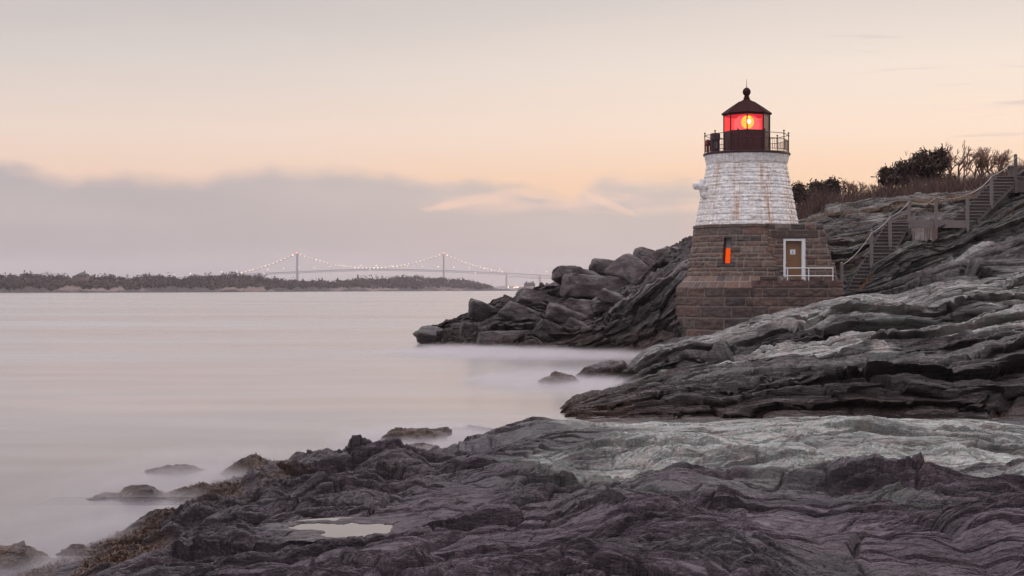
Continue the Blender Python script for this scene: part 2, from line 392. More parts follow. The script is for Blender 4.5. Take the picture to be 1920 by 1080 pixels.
def build_A():
    cols = np.arange(-460, 2440, 1.75)
    rows = np.concatenate([np.linspace(1500, 1290, 50)[:-1], np.linspace(1290, 1090, 420)[:-1], np.linspace(1090, 781, 1080)])
    # depth of each row: along a reference height so that rows stay even on screen, then a strip behind the crest
    Yr = np.concatenate([(ZC-np.interp(rows, [780, 900, 1080, 1500], [1.1, 1.2, 1.35, 1.5]))*F/(rows-540), np.linspace(26, 44, 190)[3:]])
    Yr = np.concatenate([np.linspace(-6, Yr[0], 12)[:-1], Yr])
    PX, YY = np.meshgrid(cols, Yr)
    Yc = np.maximum(YY, 4.)
    X = (PX-960)/F*np.maximum(YY, 3.5)
    z = base_A(PX, Yc).astype(np.float32)
    # broken knobs along the shore
    for (kx, ky, hw, h, zz) in [(598,848,46,.10,.5),(556,862,24,.1,.4),(672,838,36,.14,.5),(742,872,54,.24,.65),(858,846,28,.2,.55),(496,896,40,.26,.4),(432,884,58,.26,.15),
                                (300,962,44,.16,.2),(905,812,36,.16,.5),(512,925,34,.16,.5),(640,905,60,.16,.7),(345,985,38,.1,.4),(1120,945,60,.13,1.2),(1690,925,50,.08,1.35),(1860,985,90,.18,1.45),(1330,910,130,.12,1.25),(1250,885,70,.12,1.2)]:
        Yk = (ZC-zz)*F/(ky-540); xk = (kx-960)/F*Yk; w = hw/F*Yk
        wob = 1+.35*perlin(X/w*1.1, YY/w*.6, int(kx))
        d2 = ((X-xk)/w)**2+((YY-Yk)/(w*2.1))**2
        z = z+h*np.exp(-(d2*wob)**1.5)
    far = np.clip(YY/20, .45, 1.4)
    wx = perlin(X/3.6, YY/5.0, 3)*.7+perlin(X/1.3, YY/1.9, 4)*.13
    s = YY+X*.22+wx; t = X+perlin(X/2, YY/3, 5)*.5
    land = sstep(-.15, .45, z)
    h = strata(t, s, 20, [(3.4, .13, 1.6, .6), (1.45, .07, 1.8, .6)], .035)
    cr, ce = cells(X+YY*.25, YY, 3.0, .9, 400); cr2, ce2 = cells(X-YY*.3, YY, 1.2, 1.1, 410)
    h = h*(.4+1.0*cr)+(cr-.5)*.07+(cr2-.5)*.05-.08*(1-sstep(0, .035, ce))-.055*(1-sstep(0, .04, ce2))
    shore = sstep(960, 800, PX)*sstep(17, 20, YY)
    pat = sstep(-.4, .3, perlin(X/1.7, YY/2.4, 45))*(.45+.7*cr2)+.3+shore*.35
    h = h+shore*fbm(X/.7, YY/1.0, 430, 4)*.075
    obl = sstep(-.05, .25, perlin(X/1.5+3, YY/3.4, 46))*.75*(.2+.8*sstep(11.5, 14.5, YY))
    s2 = YY*.42-X*.9+perlin(X/1.6, YY/3, 47)*.35; t2 = X*.42+YY*.9
    for i, (sz, am) in enumerate(((2.3, .17), (.95, .062), (.38, .028), (.15, .020), (.062, .010))):
        f1 = facets(t, s, sz, 1.8, 140+i*9, am, .4+.15*i)
        h = h+(f1 if i < 2 else (f1*(1-obl)+facets(t2, s2, sz*.8, 2.6, 190+i*9, am*.9, .5+.15*i)*obl))*pat
    h2 = fbm(X/2.1, YY/3.2, 50, 3)*.14+fbm(X/.7, YY/.9, 57, 3)*.030
    lump = np.abs(perlin(X/.55, YY/.75, 61)); lump = (.35-np.minimum(lump, .35))*.10
    q = 1-np.exp(-((PX-665)/110)**2-((YY-15.1)/.9)**2)
    disp = (h-.17-shore*.05+h2*(.5+.5*q)-lump)*land*(1-.62*sstep(20, 24, YY)*sstep(900, 1000, PX))*(.35+.65*q)
    # under the crest line keep the outline
    z = z+disp
    # blocks pulled towards the viewer: leaning ledge fronts
    lean = -(h*.5)*land
    Yd = YY+np.where(YY > 5, lean, 0)
    # the tide pool basin
    d = np.full(X.shape, 99.)
    for (cx, cy, ax, ay) in [(676,994,70,.44),(600,986,60,.22)]:
        Yp = (ZC-POOL_Z)*F/(cy-540); xp = (cx-960)/F*Yp
        d = np.minimum(d, np.sqrt(((X-xp)/(ax/F*Yp))**2+((YY-Yp)/ay)**2))
    d = d+perlin(X/.16, YY/.22, 71)*.26+perlin(X/.06, YY/.1, 72)*.10
    z = np.where(d < 1.0, np.minimum(z, POOL_Z-.05*(1-d)-.008), z)
    z = np.where(d >= 1.0, z+np.maximum(0, POOL_Z+.004+.02*np.minimum(d-1.0, .6)-z)*sstep(2.6, 1.5, d), z)
    near = sstep(3.6, 1.0, d)*(d >= 1); z = z*(1-near)+np.minimum(z, POOL_Z+.008+.05*np.maximum(d-1, 0))*near
    P = np.stack([X, Yd, z], -1)
    nz = fbm(X/1.6, YY/2.2, 80, 4)
    py = 540+(ZC-z)*F/np.maximum(YY, 4)
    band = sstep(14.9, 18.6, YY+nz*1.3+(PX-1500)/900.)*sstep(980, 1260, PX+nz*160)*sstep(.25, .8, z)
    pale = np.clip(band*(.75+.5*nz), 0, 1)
    green = np.clip(sstep(13.5, 17.5, YY+nz*2.4)*sstep(850, 1080, PX+nz*140)*.8+sstep(.25, .7, nz)*.45*sstep(900, 1100, PX), 0, 1)
    wet = np.clip(sstep(1.05, .25, z+nz*.18)*1.0+sstep(1150, 500, PX+nz*200)*.55*sstep(1.3, .8, z), 0, 1)*(1-pale)
    weed = sstep(.50, .22, z+nz*.16)*sstep(640, 440, PX+nz*100)*sstep(-.2, .15, perlin(X/.8, YY/1.2, 90)+.05)
    weed = np.maximum(weed, sstep(.80, .45, z+nz*.12)*sstep(570, 500, PX)*sstep(280, 320, PX)*sstep(21.3, 22.6, YY)*sstep(-.35, .0, perlin(X/.8, YY/1.2, 92)))
    weed = np.maximum(weed, sstep(.45, .2, z+nz*.1)*sstep(960, 880, PX)*.8*sstep(0, .2, perlin(X/.7, YY/1., 91)))
    return P, dict(pale=pale, green=green, wet=wet, weed=weed, rust=np.clip(weed*.9+sstep(.75, .3, z+nz*.2)*sstep(820, 560, PX+nz*90)*sstep(-.1, .35, perlin(X/.6, YY/.9, 95))*.75, 0, 1))
PA, aA = build_A()
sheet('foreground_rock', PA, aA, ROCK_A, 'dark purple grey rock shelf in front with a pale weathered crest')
# tide pool
mwp, t_, b_ = new_mat('pool_water')
b_.inputs['Base Color'].default_value = (.05, .045, .05, 1); b_.inputs['Roughness'].default_value = .03; b_.inputs['IOR'].default_value = 4.5
def pool():
    Yp = (ZC-POOL_Z)*F/(990-540); c = at(652, 990, Yp)
    pts = [(c.x+.66*math.cos(a)*(1+.1*math.sin(3*a)), Yp+.80*math.sin(a)*(1+.12*math.cos(2*a)), POOL_Z) for a in np.linspace(0, 2*math.pi, 48)[:-1]]
    mb = MB(); mb.add(pts, [tuple(range(47))])
    return tag(mb.build('pool_water', mwp), 'small still tide pool shining in the dark rock shelf', 'tide pool', None, 'structure')
pool()

# ------------------------------------------------------------------ lofted slopes
def loft(curves, cols, rows, ksm=6, vs=3):
    C = []
    for cv_ in curves:
        px = np.array([c[0] for c in cv_], float); Y = np.array([c[2] for c in cv_], float)
        z = np.array([(c[1][1] if isinstance(c[1], tuple) else ZC-(c[1]-540)/F*c[2]) for c in cv_], float)
        yy = smooth1(np.interp(cols, px, Y), ksm); zz = smooth1(np.interp(cols, px, z), ksm)
        C.append(np.stack([(cols-960)/F*yy, yy, zz], -1))
    out = []; vb = []; s0 = 0.
    for i, n in enumerate(rows):
        a, b = C[i], C[i+1]; L = np.median(np.linalg.norm(b-a, axis=-1))
        for k in range(n):
            f = k/n; out.append(a+(b-a)*f); vb.append((i+f, s0+f*L))
        s0 += L
    out.append(C[-1]); vb.append((len(rows), s0))
    P = np.stack(out); V = np.array(vb)
    P = smooth1(P, vs, 0)
    return P, V
W = lambda z=-.5: ('z', z)
def displace(P, V, seed, levels, lump=.12, lumpl=2.2, keep=None, slope=0., fac=((1.3, .20), (.62, .13), (.25, .048), (.10, .015)), fst=3., lean=.95, cell=2.6):
    s = np.broadcast_to(V[:, 1][:, None], P.shape[:2]).astype(np.float32)
    X = P[..., 0]; Yv = P[..., 1]; Z = P[..., 2]
    s = s+perlin(X/6., s/3., seed+1)*.55+perlin(X/1.8, s/1.3, seed+2)*.09+X*slope
    big = [l for l in levels if l[0] > .6]; small = [(a_, b_*.3, c_, d_) for a_, b_, c_, d_ in levels if a_ <= .6]
    cr, ce = cells(X+s*.5, s, cell, 2.4, seed+300); cr2, ce2 = cells(X-s*.4, s, cell*.42, 2.6, seed+310)
    s = s+(cr-.5)*cell*.55+(cr2-.5)*cell*.16
    hb = strata(X, s, seed+5, big, .03)*(.30+1.1*cr)+(cr-.5)*.22+(cr2-.5)*.10
    jo = .20*(1-sstep(0, .04, ce))+.11*(1-sstep(0, .05, ce2))
    h = strata(X, s, seed+45, small, .045)
    for i, (sz, am) in enumerate(fac):
        f = facets(X, s, sz, fst, seed+140+i*9, am)
        if i == 0: hb = hb+f
        else: h = h+f
    hb = hb-np.median(hb); h = h*(.35+.9*cr2)-jo; h = h-h.mean()+fbm(X/lumpl, P[..., 2]/lumpl+P[..., 1]*.1, seed+60, 4)*lump
    if keep is not None: h = h*keep; hb = hb*keep
    n = gradn(P)
    hb = smooth1(hb, 2, 0)
    return P+n*(h+hb*.62)[..., None]+np.array([0, -1., -.10])*(hb*lean)[..., None], h

def build_B():
    cols = np.arange(1040, 2420, 1.35)
    c = [
     [(1040,W(-.9),34),(1090,W(-.7),34),(1130,W(.0),33),(2420,W(.0),33)],
     [(1040,W(-.6),37.4),(1062,W(-.5),37.4),(1085,W(.0),37.3),(1120,W(.06),37.3),(2420,W(.08),37.2)],
     # bottom wall lip
     [(1040,W(-.5),38.00),(1065,778,38.00),(1110,772,38.12),(1160,766,38.24),(1200,756,38.42),(1260,752,38.48),(1340,749,38.48),(1420,741,38.48),(1490,734,38.42),(1560,729,38.36),(1640,724,38.36),(1700,728,38.36),(1745,736,38.36),(1770,737,38.36),(1835,728,38.36),(1920,722,38.36),(2420,690,38.24)],
     [(1040,W(-.5),38.36),(1065,776,38.36),(1110,770,38.60),(1160,762,38.84),(1200,751,39.32),(1260,746,39.44),(1340,742,39.44),(1420,734,39.44),(1490,727,39.44),(1560,722,39.44),(1640,718,39.44),(1700,722,39.44),(1770,728,39.44),(1835,720,39.44),(1920,714,39.44),(2420,680,39.44)],
     # second lip
     [(1040,W(-.5),40.8),(1068,773,40.8),(1085,762,41),(1110,750,41.4),(1180,729,42.2),(1240,718,42.6),(1300,710,42.8),(1400,696,43),(1480,684,43),(1540,690,43),(1620,686,43),(1680,692,43),(1770,690,43),(1790,680,43),(1850,670,43),(1920,655,43),(2420,600,43)],
     [(1040,W(-.5),42),(1085,759,42.2),(1110,746,43.5),(1180,725,45),(1240,712,46),(1300,702,46.5),(1400,688,47),(1480,676,47),(1540,681,47),(1620,676,47),(1680,680,47),(1770,676,47),(1850,655,47),(1920,640,47),(2420,580,47)],
     # crest of the pale lower slab
     [(1040,W(-.5),47),(1110,W(-.2),48),(1135,736,48),(1180,716,49.5),(1230,703,50.5),(1270,697,51.5),(1330,684,52.5),(1400,675,53),(1430,657,53.5),(1480,646,54),(1530,638,54.5),(1590,629,55),(1640,625,55),(1700,622,55),(1740,622,55),(1800,620,55),(1820,612,55),(1850,601,55),(1920,592,55),(2420,520,55)],
     # foot of the hollow behind it
     [(1040,W(-.6),49),(1120,W(-.3),50),(1145,734,50),(1180,718,51),(1230,706,52),(1270,703,53.2),(1330,692,54.3),(1400,683,55),(1430,668,55.5),(1480,657,56),(1530,650,56.5),(1590,641,57),(1640,637,57),(1700,634,57),(1740,632,57),(1800,628,57),(1850,612,57),(1920,602,57),(2420,530,57)],
     # overhanging lip of the upper slab
     [(1040,W(-.6),50),(1130,W(-.2),50.5),(1150,728,50.4),(1180,710,51.2),(1210,697,51.8),(1250,684,52.6),(1290,670,53.4),(1330,668,53.8),(1370,661,54.3),(1430,650,54.8),(1500,634,55.3),(1525,627,55.5),(1560,607,55.8),(1590,600,56),(1650,600,56),(1710,597,56),(1752,604,56),(1790,590,56),(1835,583,56),(1870,590,56),(1920,588,56),(2420,515,56)],
     # pale top of the upper slab
     [(1040,W(-.6),54),(1150,W(-.2),55),(1165,706,55),(1190,688,56),(1215,667,57.5),(1250,655,59),(1300,643,60),(1370,627,60.5),(1430,612,61),(1500,594,61),(1560,580,61),(1600,574,61),(1660,575,60.5),(1700,574,60.2),(1750,570,60),(1800,558,60),(1860,556,60),(1920,545,60),(2420,470,60)],
     # lip of the next ledge, right
     [(1040,W(-.8),56),(1160,W(-.3),57.5),(1180,694,58),(1205,668,60),(1230,652,61),(1280,640,63),(1330,630,63.5),(1380,617,64),(1440,601,64),(1500,583,64),(1560,569,63),(1600,562,62.2),(1660,566,61.2),(1690,560,60.8),(1730,553,60.6),(1762,537,60.6),(1800,531,60.6),(1850,540,60.6),(1880,545,60.6),(1920,528,60.6),(2420,450,60.6)],
     [(1040,W(-1),60),(1160,W(-.6),62),(1190,W(-.3),63),(1210,668,64),(1232,650,65),(1280,637.5,66.5),(1330,628,67.5),(1380,615,68.5),(1440,598,69.5),(1500,579,69.5),(1560,566,69.5),(1600,556,68),(1650,550,66),(1700,540,65),(1760,524,64.5),(1800,515,64.5),(1850,512,64.5),(1920,498,64.5),(2420,410,64.5)],
     [(1040,W(-1.2),64),(1200,W(-.8),66),(1235,W(.6),68),(1280,W(.8),69.5),(1330,W(1.0),70.3),(1380,615,70.8),(1440,596,71),(1500,578,71),(1560,565,71.2),(1600,558,71),(1650,540,70.5),(1700,521,70.5),(1760,500,70.5),(1800,481,70.5),(1830,464,70.5),(1880,450,70.5),(1920,437,70.5),(2420,320,70.5)],
     [(1040,W(-1.4),68),(1200,W(-1),70),(1280,W(0),73),(1380,W(.8),75),(1500,W(2),76),(1600,W(2.4),76),(1700,W(3.2),76),(1800,W(4.2),77),(1920,W(5.3),78),(2420,W(9),80)]]
    rows = [50, 150, 25, 130, 40, 190, 40, 110, 150, 110, 110, 90, 20]
    P, V = loft(c, cols, rows, 6, 3)
    b = np.broadcast_to(V[:, 0][:, None], P.shape[:2])
    P, h = displace(P, V, 100, [(2.3, .74, 4.5, .8), (.80, .20, 5.5, .8), (.29, .11, 5, .8), (.13, .045, 5, .8)], .12, 2.4, sstep(.8, 1.25, b)*.85+.15, -.05)
    X = P[..., 0]; nz = fbm(X/2.2, b*2.2, 120, 4)
    pale = np.clip(sstep(5.35, 5.75, b+nz*.35)*sstep(6.6, 6.3, b)*(.75+.4*nz)+sstep(8.1, 8.4, b+nz*.2)*sstep(11.2, 10.4, b+nz*.4)*(.65+.45*nz)+sstep(4.05, 4.2, b)*sstep(5.2, 4.6, b)*.18, 0, 1)*sstep(1150, 1330, 960+P[..., 0]/P[..., 1]*F+nz*60)  # lichen on upper faces; light on the ledge tops is put in too
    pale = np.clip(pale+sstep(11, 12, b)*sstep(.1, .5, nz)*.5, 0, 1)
    green = np.clip(.35+nz*.9, 0, 1)*sstep(3.2, 4.3, b)*sstep(12.5, 8, b)
    wet = np.clip(sstep(1.2, .2, P[..., 2]+nz*.3)*.95+sstep(4.6, 3.2, b)*.5, 0, 1)  # wet near the water; shade of the lower front is put in as well
    weed = sstep(.55, .1, P[..., 2]+nz*.25)*.7*sstep(1250, 1150, 960+P[..., 0]/P[..., 1]*F)
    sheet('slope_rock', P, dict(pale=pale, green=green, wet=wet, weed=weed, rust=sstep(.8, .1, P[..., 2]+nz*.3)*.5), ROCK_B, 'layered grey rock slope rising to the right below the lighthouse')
build_B()

def build_C():
    cols = np.arange(715, 1530, 1.2)
    c = [
     [(715,W(-.9),90),(780,W(-.9),87.5),(860,W(-.9),83),(900,W(-.9),79.5),(1000,W(-.9),76),(1100,W(-.9),73.5),(1300,W(-.9),71),(1530,W(-.9),71)],
     [(715,W(-.6),92),(772,W(-.3),89.6),(830,W(0),86),(880,W(0),82.5),(900,W(.05),81),(1000,W(.05),77.5),(1100,W(0),74.9),(1200,W(0),73.8),(1300,W(0),72.8),(1530,W(.2),72.5)],
     [(715,W(-.6),93),(778,W(-.8),91),(790,636,90.3),(830,628,88.2),(890,642,83.3),(905,632,83),(950,626,81.5),(1000,632,80),(1030,645,78.4),(1060,638,77.2),(1100,626,76),(1150,612,75.6),(1200,590,75.6),(1290,560,75.4),(1530,560,75.4)],
     [(715,W(-.6),95),(778,W(-.8),93),(785,639,92),(830,614,91),(880,604,88),(940,606,84.4),(1000,612,82),(1040,622,79.4),(1080,622,77.6),(1130,597,77.2),(1200,553,77.2),(1260,514,77.6),(1300,487,78.5),(1530,450,81)],
     [(715,W(-.6),96),(778,W(-.8),94),(785,638,93),(830,612,92),(880,595,91),(940,584,88),(1000,584,86),(1060,600,82),(1080,612,80),(1130,594,79.6),(1200,554,80),(1260,514,80.4),(1300,487,81.5),(1530,450,84)],
     [(715,W(-.6),97),(778,W(-.8),95),(785,638,94),(830,611,93),(880,593,92),(930,571,91),(985,556,90.5),(1040,552,88),(1100,550,86),(1160,530,86),(1210,505,87),(1260,482,88),(1300,462,89),(1530,430,91)],
     [(715,W(-.6),99),(778,W(-.8),97),(785,639,95),(830,611,94),(880,593,93),(930,571,92.5),(985,549,92),(1040,530,92),(1100,514,92),(1160,498,92),(1210,480,93),(1260,464,94),(1300,450,95),(1530,415,97)],
     [(715,W(-.9),108),(900,W(-.9),106),(1000,W(0),104),(1100,W(1.5),104),(1200,W(3),105),(1300,W(5),108),(1530,W(7),110)]]
    P, V = loft(c, cols, [20, 90, 130, 50, 110, 100, 30], 7, 4)
    b = np.broadcast_to(V[:, 0][:, None], P.shape[:2])
    s = V[:, 1][:, None]; X = P[..., 0]
    PX = 960+P[..., 0]/P[..., 1]*F
    left = sstep(1150, 1000, PX)
    P, h = displace(P, V, 200, [(1.7, .46, 2.4, .9), (.75, .26, 2.6, .9), (.33, .12, 2.6, .9), (.15, .05, 3, .9)], .25, 2.0, sstep(770, 830, PX)*.9+.1, -.45, ((1.5, .34), (.62, .16), (.26, .07), (.11, .028)), 2.2)
    nz = fbm(X/2.5, s/2.2+0*X, 220, 4)
    pale = np.clip(sstep(2.75, 2.95, b+nz*.1)*sstep(4.2, 3.4, b)*sstep(1080, 1160, PX)*(.8+.5*nz)*.8, 0, 1)
    wet = np.clip(sstep(2.6, .3, P[..., 2]+nz*.6+ (PX-1050)/400)*.9, 0, 1)
    wet = np.maximum(wet, sstep(3.0, 2.7, b)*sstep(1080, 1180, PX)*.6)  # darkens the long slab's front face below its lip
    green = np.clip(nz+.1, 0, .6)*sstep(1050, 1180, PX)
    weed = sstep(.5, .15, P[..., 2]+nz*.2)*.4
    sheet('headland_rock', P, dict(pale=pale, green=green, wet=wet, weed=weed, rust=sstep(1.6, .3, P[..., 2]+nz*.5)*.7), ROCK_C, 'dark rocky headland running left into the water behind the lighthouse')
build_C()

def build_D():
    cols = np.arange(1440, 2420, 1.6)
    c = [
     [(1440,W(1.5),72),(1590,W(2.2),73),(1620,W(2.4),73),(1700,W(2.8),74.5),(1760,W(3.4),75),(1830,W(4.3),76),(1920,W(5.),77),(2420,W(8),79)],
     [(1440,W(2.4),76),(1560,553,75.5),(1590,553,74.6),(1620,552,74.2),(1700,528,75.3),(1760,503,75.8),(1830,468,76.5),(1920,440,77.5),(2420,320,80)],
     [(1440,560,79),(1560,545,78),(1600,536,75.8),(1625,515,75.0),(1660,484,75.4),(1700,462,76.2),(1740,456,76.6),(1780,452,77),(1830,430,78),(1920,402,80),(2420,290,84)],
     [(1440,500,81),(1560,490,80.5),(1600,486,80),(1640,468,79.4),(1680,446,79),(1705,440,79),(1760,432,79),(1820,426,79.5),(1860,398,80.5),(1920,374,82),(2420,270,86)],
     [(1440,462,84),(1560,455,84),(1640,448,83),(1700,425,82.5),(1780,416,82),(1830,408,82),(1880,372,83),(1920,352,84),(2420,260,88)],
     [(1440,440,88),(1500,432,88),(1560,420,88),(1640,412,87.5),(1700,398,87),(1780,390,86),(1830,385,86),(1880,358,86),(1920,340,87),(2420,250,90)],
     [(1440,428,92),(1490,417,92),(1515,405,92),(1545,393,92),(1600,384,92),(1640,380,92),(1700,367,91),(1770,359,91),(1830,354,90),(1880,342,89.5),(1920,328,89.5),(2420,240,93)],
     [(1440,W(6.8),110),(1500,W(7.2),110),(1700,W(8.6),110),(1920,W(10.2),110),(2420,W(13),110)],
     [(1440,W(5.8),150),(1920,W(9),150),(2420,W(12),150)]]
    P, V = loft(c, cols, [25, 90, 90, 80, 90, 110, 40, 10], 6, 4)
    b = np.broadcast_to(V[:, 0][:, None], P.shape[:2])
    s = V[:, 1][:, None]; X = P[..., 0]
    P, h = displace(P, V, 300, [(2.2, .62, 4.5, .8), (.85, .24, 5, .8), (.36, .13, 3, .9), (.16, .055, 3, .9)], .22, 2.4, sstep(8, 6.2, b)*.9+.1, -.06)
    nz = fbm(X/2.6, s/2.2+0*X, 320, 4)
    PX = 960+P[..., 0]/P[..., 1]*F
    pale = np.clip(sstep(4.7, 5.3, b+nz*.4)*sstep(6.3, 6.0, b)*(.55+.6*nz)+sstep(.15, .5, nz)*.45, 0, 1)
    grass = sstep(6.0, 6.25, b+nz*.12)+sstep(.12, .3, perlin(X/1.7, s/1.0+0*X, 330)-.05)*sstep(2.3, 2.6, b)*sstep(6., 5.2, b)*.8
    green = np.clip(.25+nz*.8, 0, .8)*sstep(4, 2, b)
    sheet('hill_rock', P, dict(pale=pale*(1-np.clip(grass, 0, 1)), green=green, weed=np.clip(grass, 0, 1)*.9), ROCK_D, 'rocky hillside with dry grass climbing to the right behind the stairs')
build_D()

# ------------------------------------------------------------------ water
mw, t, b = new_mat('sea_water')
pos = N(t, 'ShaderNodeNewGeometry').outputs['Position']
big = NOISE(t, MAP(t, pos, (.012, .05, 1)), 1., 4, .55)
fine = NOISE(t, MAP(t, pos, (.12, .45, 1)), 1., 5, .55)
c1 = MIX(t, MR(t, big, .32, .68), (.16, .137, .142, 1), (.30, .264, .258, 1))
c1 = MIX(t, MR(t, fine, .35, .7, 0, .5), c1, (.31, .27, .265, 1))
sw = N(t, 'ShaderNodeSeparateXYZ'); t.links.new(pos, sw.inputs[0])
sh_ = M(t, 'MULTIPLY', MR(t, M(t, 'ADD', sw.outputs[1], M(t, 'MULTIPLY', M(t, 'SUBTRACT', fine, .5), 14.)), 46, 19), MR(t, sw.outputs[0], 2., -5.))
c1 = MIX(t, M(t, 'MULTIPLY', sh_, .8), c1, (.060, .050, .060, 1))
t.links.new(c1, b.inputs['Base Color'])
t.links.new(MR(t, big, .3, .7, .16, .30), b.inputs['Roughness']); b.inputs['IOR'].default_value = 2.1
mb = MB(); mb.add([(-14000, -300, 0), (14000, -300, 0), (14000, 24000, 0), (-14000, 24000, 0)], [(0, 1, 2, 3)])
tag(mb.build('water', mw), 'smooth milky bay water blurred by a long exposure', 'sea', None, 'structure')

# ------------------------------------------------------------------ boulders and sea rocks
def boulder_mesh(name, seed, dims, blocky=.5, sub=4, rough=.05, weed=0., wet=0., pale=.3, lay=.6, npt=13, nsm=1):
    import bmesh
    rs = np.random.RandomState(seed)
    bm = bmesh.new()
    if blocky >= .5 and npt < 20:
        for cx_ in (-1, 1):
            for cy_ in (-1, 1):
                for cz_ in (-1, 1):
                    j = rs.uniform(-.30, .12, 3); bm.verts.new((cx_*(1+j[0])*.86, cy_*(1+j[1])*.86, cz_*(1+j[2])*.86))
        npt = 4
    for i in range(npt):
        p = rs.uniform(-1, 1, 3); k = max(abs(p)); q = p/np.linalg.norm(p)
        p = (p/k)*blocky*.92+q*(1-blocky)
        bm.verts.new(tuple(p*rs.uniform(.85, 1.08)))
    bmesh.ops.convex_hull(bm, input=bm.verts[:])
    bmesh.ops.delete(bm, geom=[v for v in bm.verts if not v.link_faces], context='VERTS')
    bmesh.ops.triangulate(bm, faces=bm.faces[:])
    bmesh.ops.subdivide_edges(bm, edges=bm.edges[:], cuts=2**sub//2, use_grid_fill=True)
    bmesh.ops.triangulate(bm, faces=bm.faces[:])
    for _ in range(nsm): bmesh.ops.smooth_vert(bm, verts=bm.verts[:], factor=.5, use_axis_x=True, use_axis_y=True, use_axis_z=True)
    co = np.array([v.co for v in bm.verts]); fs = np.array([[v.index for v in f.verts] for f in bm.faces])
    bm.verts.index_update(); fs = np.array([[v.index for v in f.verts] for f in bm.faces])
    bm.free()
    co = co*np.array(dims)/2
    nrm = co/(np.array(dims)/2); nrm /= np.linalg.norm(nrm, axis=1, keepdims=True)+1e-6
    S = max(dims)
    a = co[:, 0]+co[:, 1]*.5; c_ = co[:, 2]+co[:, 1]*.35+co[:, 0]*.12
    d = fbm(a/(S*.35)+seed, c_/(S*.25), seed, 3)*rough*S*.25
    d += strata(a.astype(np.float32), c_.astype(np.float32), seed+3, [(S*.16, rough*S*.5*lay, 3, 1), (S*.06, rough*S*.22*lay, 3, 1)], .04)
    d += facets(a, c_, S*.22, 1.8, seed+30, rough*S*.5)
    d += fbm(co[:, 0]/(S*.09), co[:, 2]/(S*.06)+co[:, 1]/(S*.08), seed+9, 2)*rough*S*.12
    co = co+nrm*d[:, None]
    n = len(co); nz = fbm(co[:, 0]/S*3, co[:, 2]/S*3, seed+20, 2)
    return np_mesh(name, co, fs, dict(pale=np.clip(pale*(.8+nz*1.2), 0, 1), green=np.clip(nz, 0, .4), wet=np.full(n, wet), weed=np.clip(weed+nz*.3, 0, 1)*(weed > 0), rust=np.clip(weed+.2+nz*.5, 0, 1)*(weed > 0)))
def boulder(name, px, py, Y, w, h, label, seed, group=None, d=None, rot=(0, 0, 0), **kw):
    k = Y/F; W_, H_ = w*k, h*k; d = d or (W_*.8)
    me = boulder_mesh(name, seed, (W_, d, H_), **kw)
    o = link(name, me, ROCK_C); o.location = at(px, py, Y); o.rotation_euler = rot
    return tag(o, label, 'boulder' if name == 'boulder' else 'rock', group)
BG = 'boulders heaped on the headland'
for i, (px, py, Y, w, h, ry, bl, pl, wt_, lab) in enumerate([
    (1074,515,87,80,36,.05,.25,.25,.0,'rounded boulder perched at the left end of the headland skyline'),
    (1144,500,89.5,76,30,-.22,.6,.3,0,'long low boulder on the skyline behind the tilted block'),
    (1118,536,85.5,112,42,-.08,.85,.45,0,'broad flat-topped slab lying in front of the perched boulder'),
    (1190,514,85.5,92,52,-.62,.95,.5,0,'big angular block tilted up to the right, palest of the heap'),
    (1243,476,88,24,28,.3,.6,.5,0,'small upright stone near the top of the heap beside the tower'),
    (1262,470,89,20,24,-.3,.5,.35,0,'small stone just right of the upright stone'),
    (1212,478,90,44,22,-.3,.6,.4,0,'small block on the skyline above the big tilted block'),
    (1095,576,81.5,62,42,-.1,.55,.5,0,'pale rounded boulder in the hollow below the flat slab'),
    (1128,570,80.8,40,20,.1,.6,.35,0,'small flat stone wedged right of the pale rounded boulder'),
    (1112,559,82,26,16,.1,.4,.2,0,'smallest dark stone sitting above the pale rounded boulder'),
    (1150,556,80.5,50,20,-.4,.6,.15,.1,'narrow dark stone in the gap beside the long slab face'),
    (1062,588,81,72,30,-.3,.6,.3,0,'flat slab tilting down left in the middle of the headland'),
    (1010,562,88,80,30,-.3,.5,.15,0,'dark brown boulder on the skyline left of the broad slab'),
    (965,568,90,50,24,-.35,.5,.05,.5,'small dark boulder on the skyline midway down the headland'),
    (920,587,90,84,34,-.35,.6,.0,.9,'dark wedge of rock low on the skyline of the headland'),
    (985,592,85.5,86,36,-.5,.75,.15,.2,'striped slab leaning left in the middle of the headland'),
    (836,632,89,104,26,-.22,.5,.0,1.0,'black wedge of rock at the outermost tip of the headland'),
    (952,642,81.5,118,46,.05,.55,.05,.75,'large wet rock with scored top at the water edge'),
    (1038,622,79.5,66,36,-.35,.8,.1,.5,'dark angular block between the wet rock and the long slab'),
    (1085,612,79.5,54,26,-.4,.7,.2,.3,'grey block leaning on the foot of the long slab'),
    (892,620,86,70,36,-.2,.6,.0,.6,'dark block behind the wet rock, above the waterline'),
    (1222,497,86.5,50,24,-.5,.7,.3,.0,'long stone bedded between the big tilted block and the tower'),
    (1268,496,86,44,26,-.5,.7,.35,.0,'stone half hidden by the brown tower base, high on the headland')]):
    boulder('boulder', px, py+4, Y, w*1.14, h*1.12, lab, 400+i, BG, None, (R((i*37) % 17-8), -ry if True else 0, R((i*53) % 40-20)), blocky=bl, pale=pl, wet=wt_, rough=.07, npt=13 if i else 26, nsm=1 if i else 2)
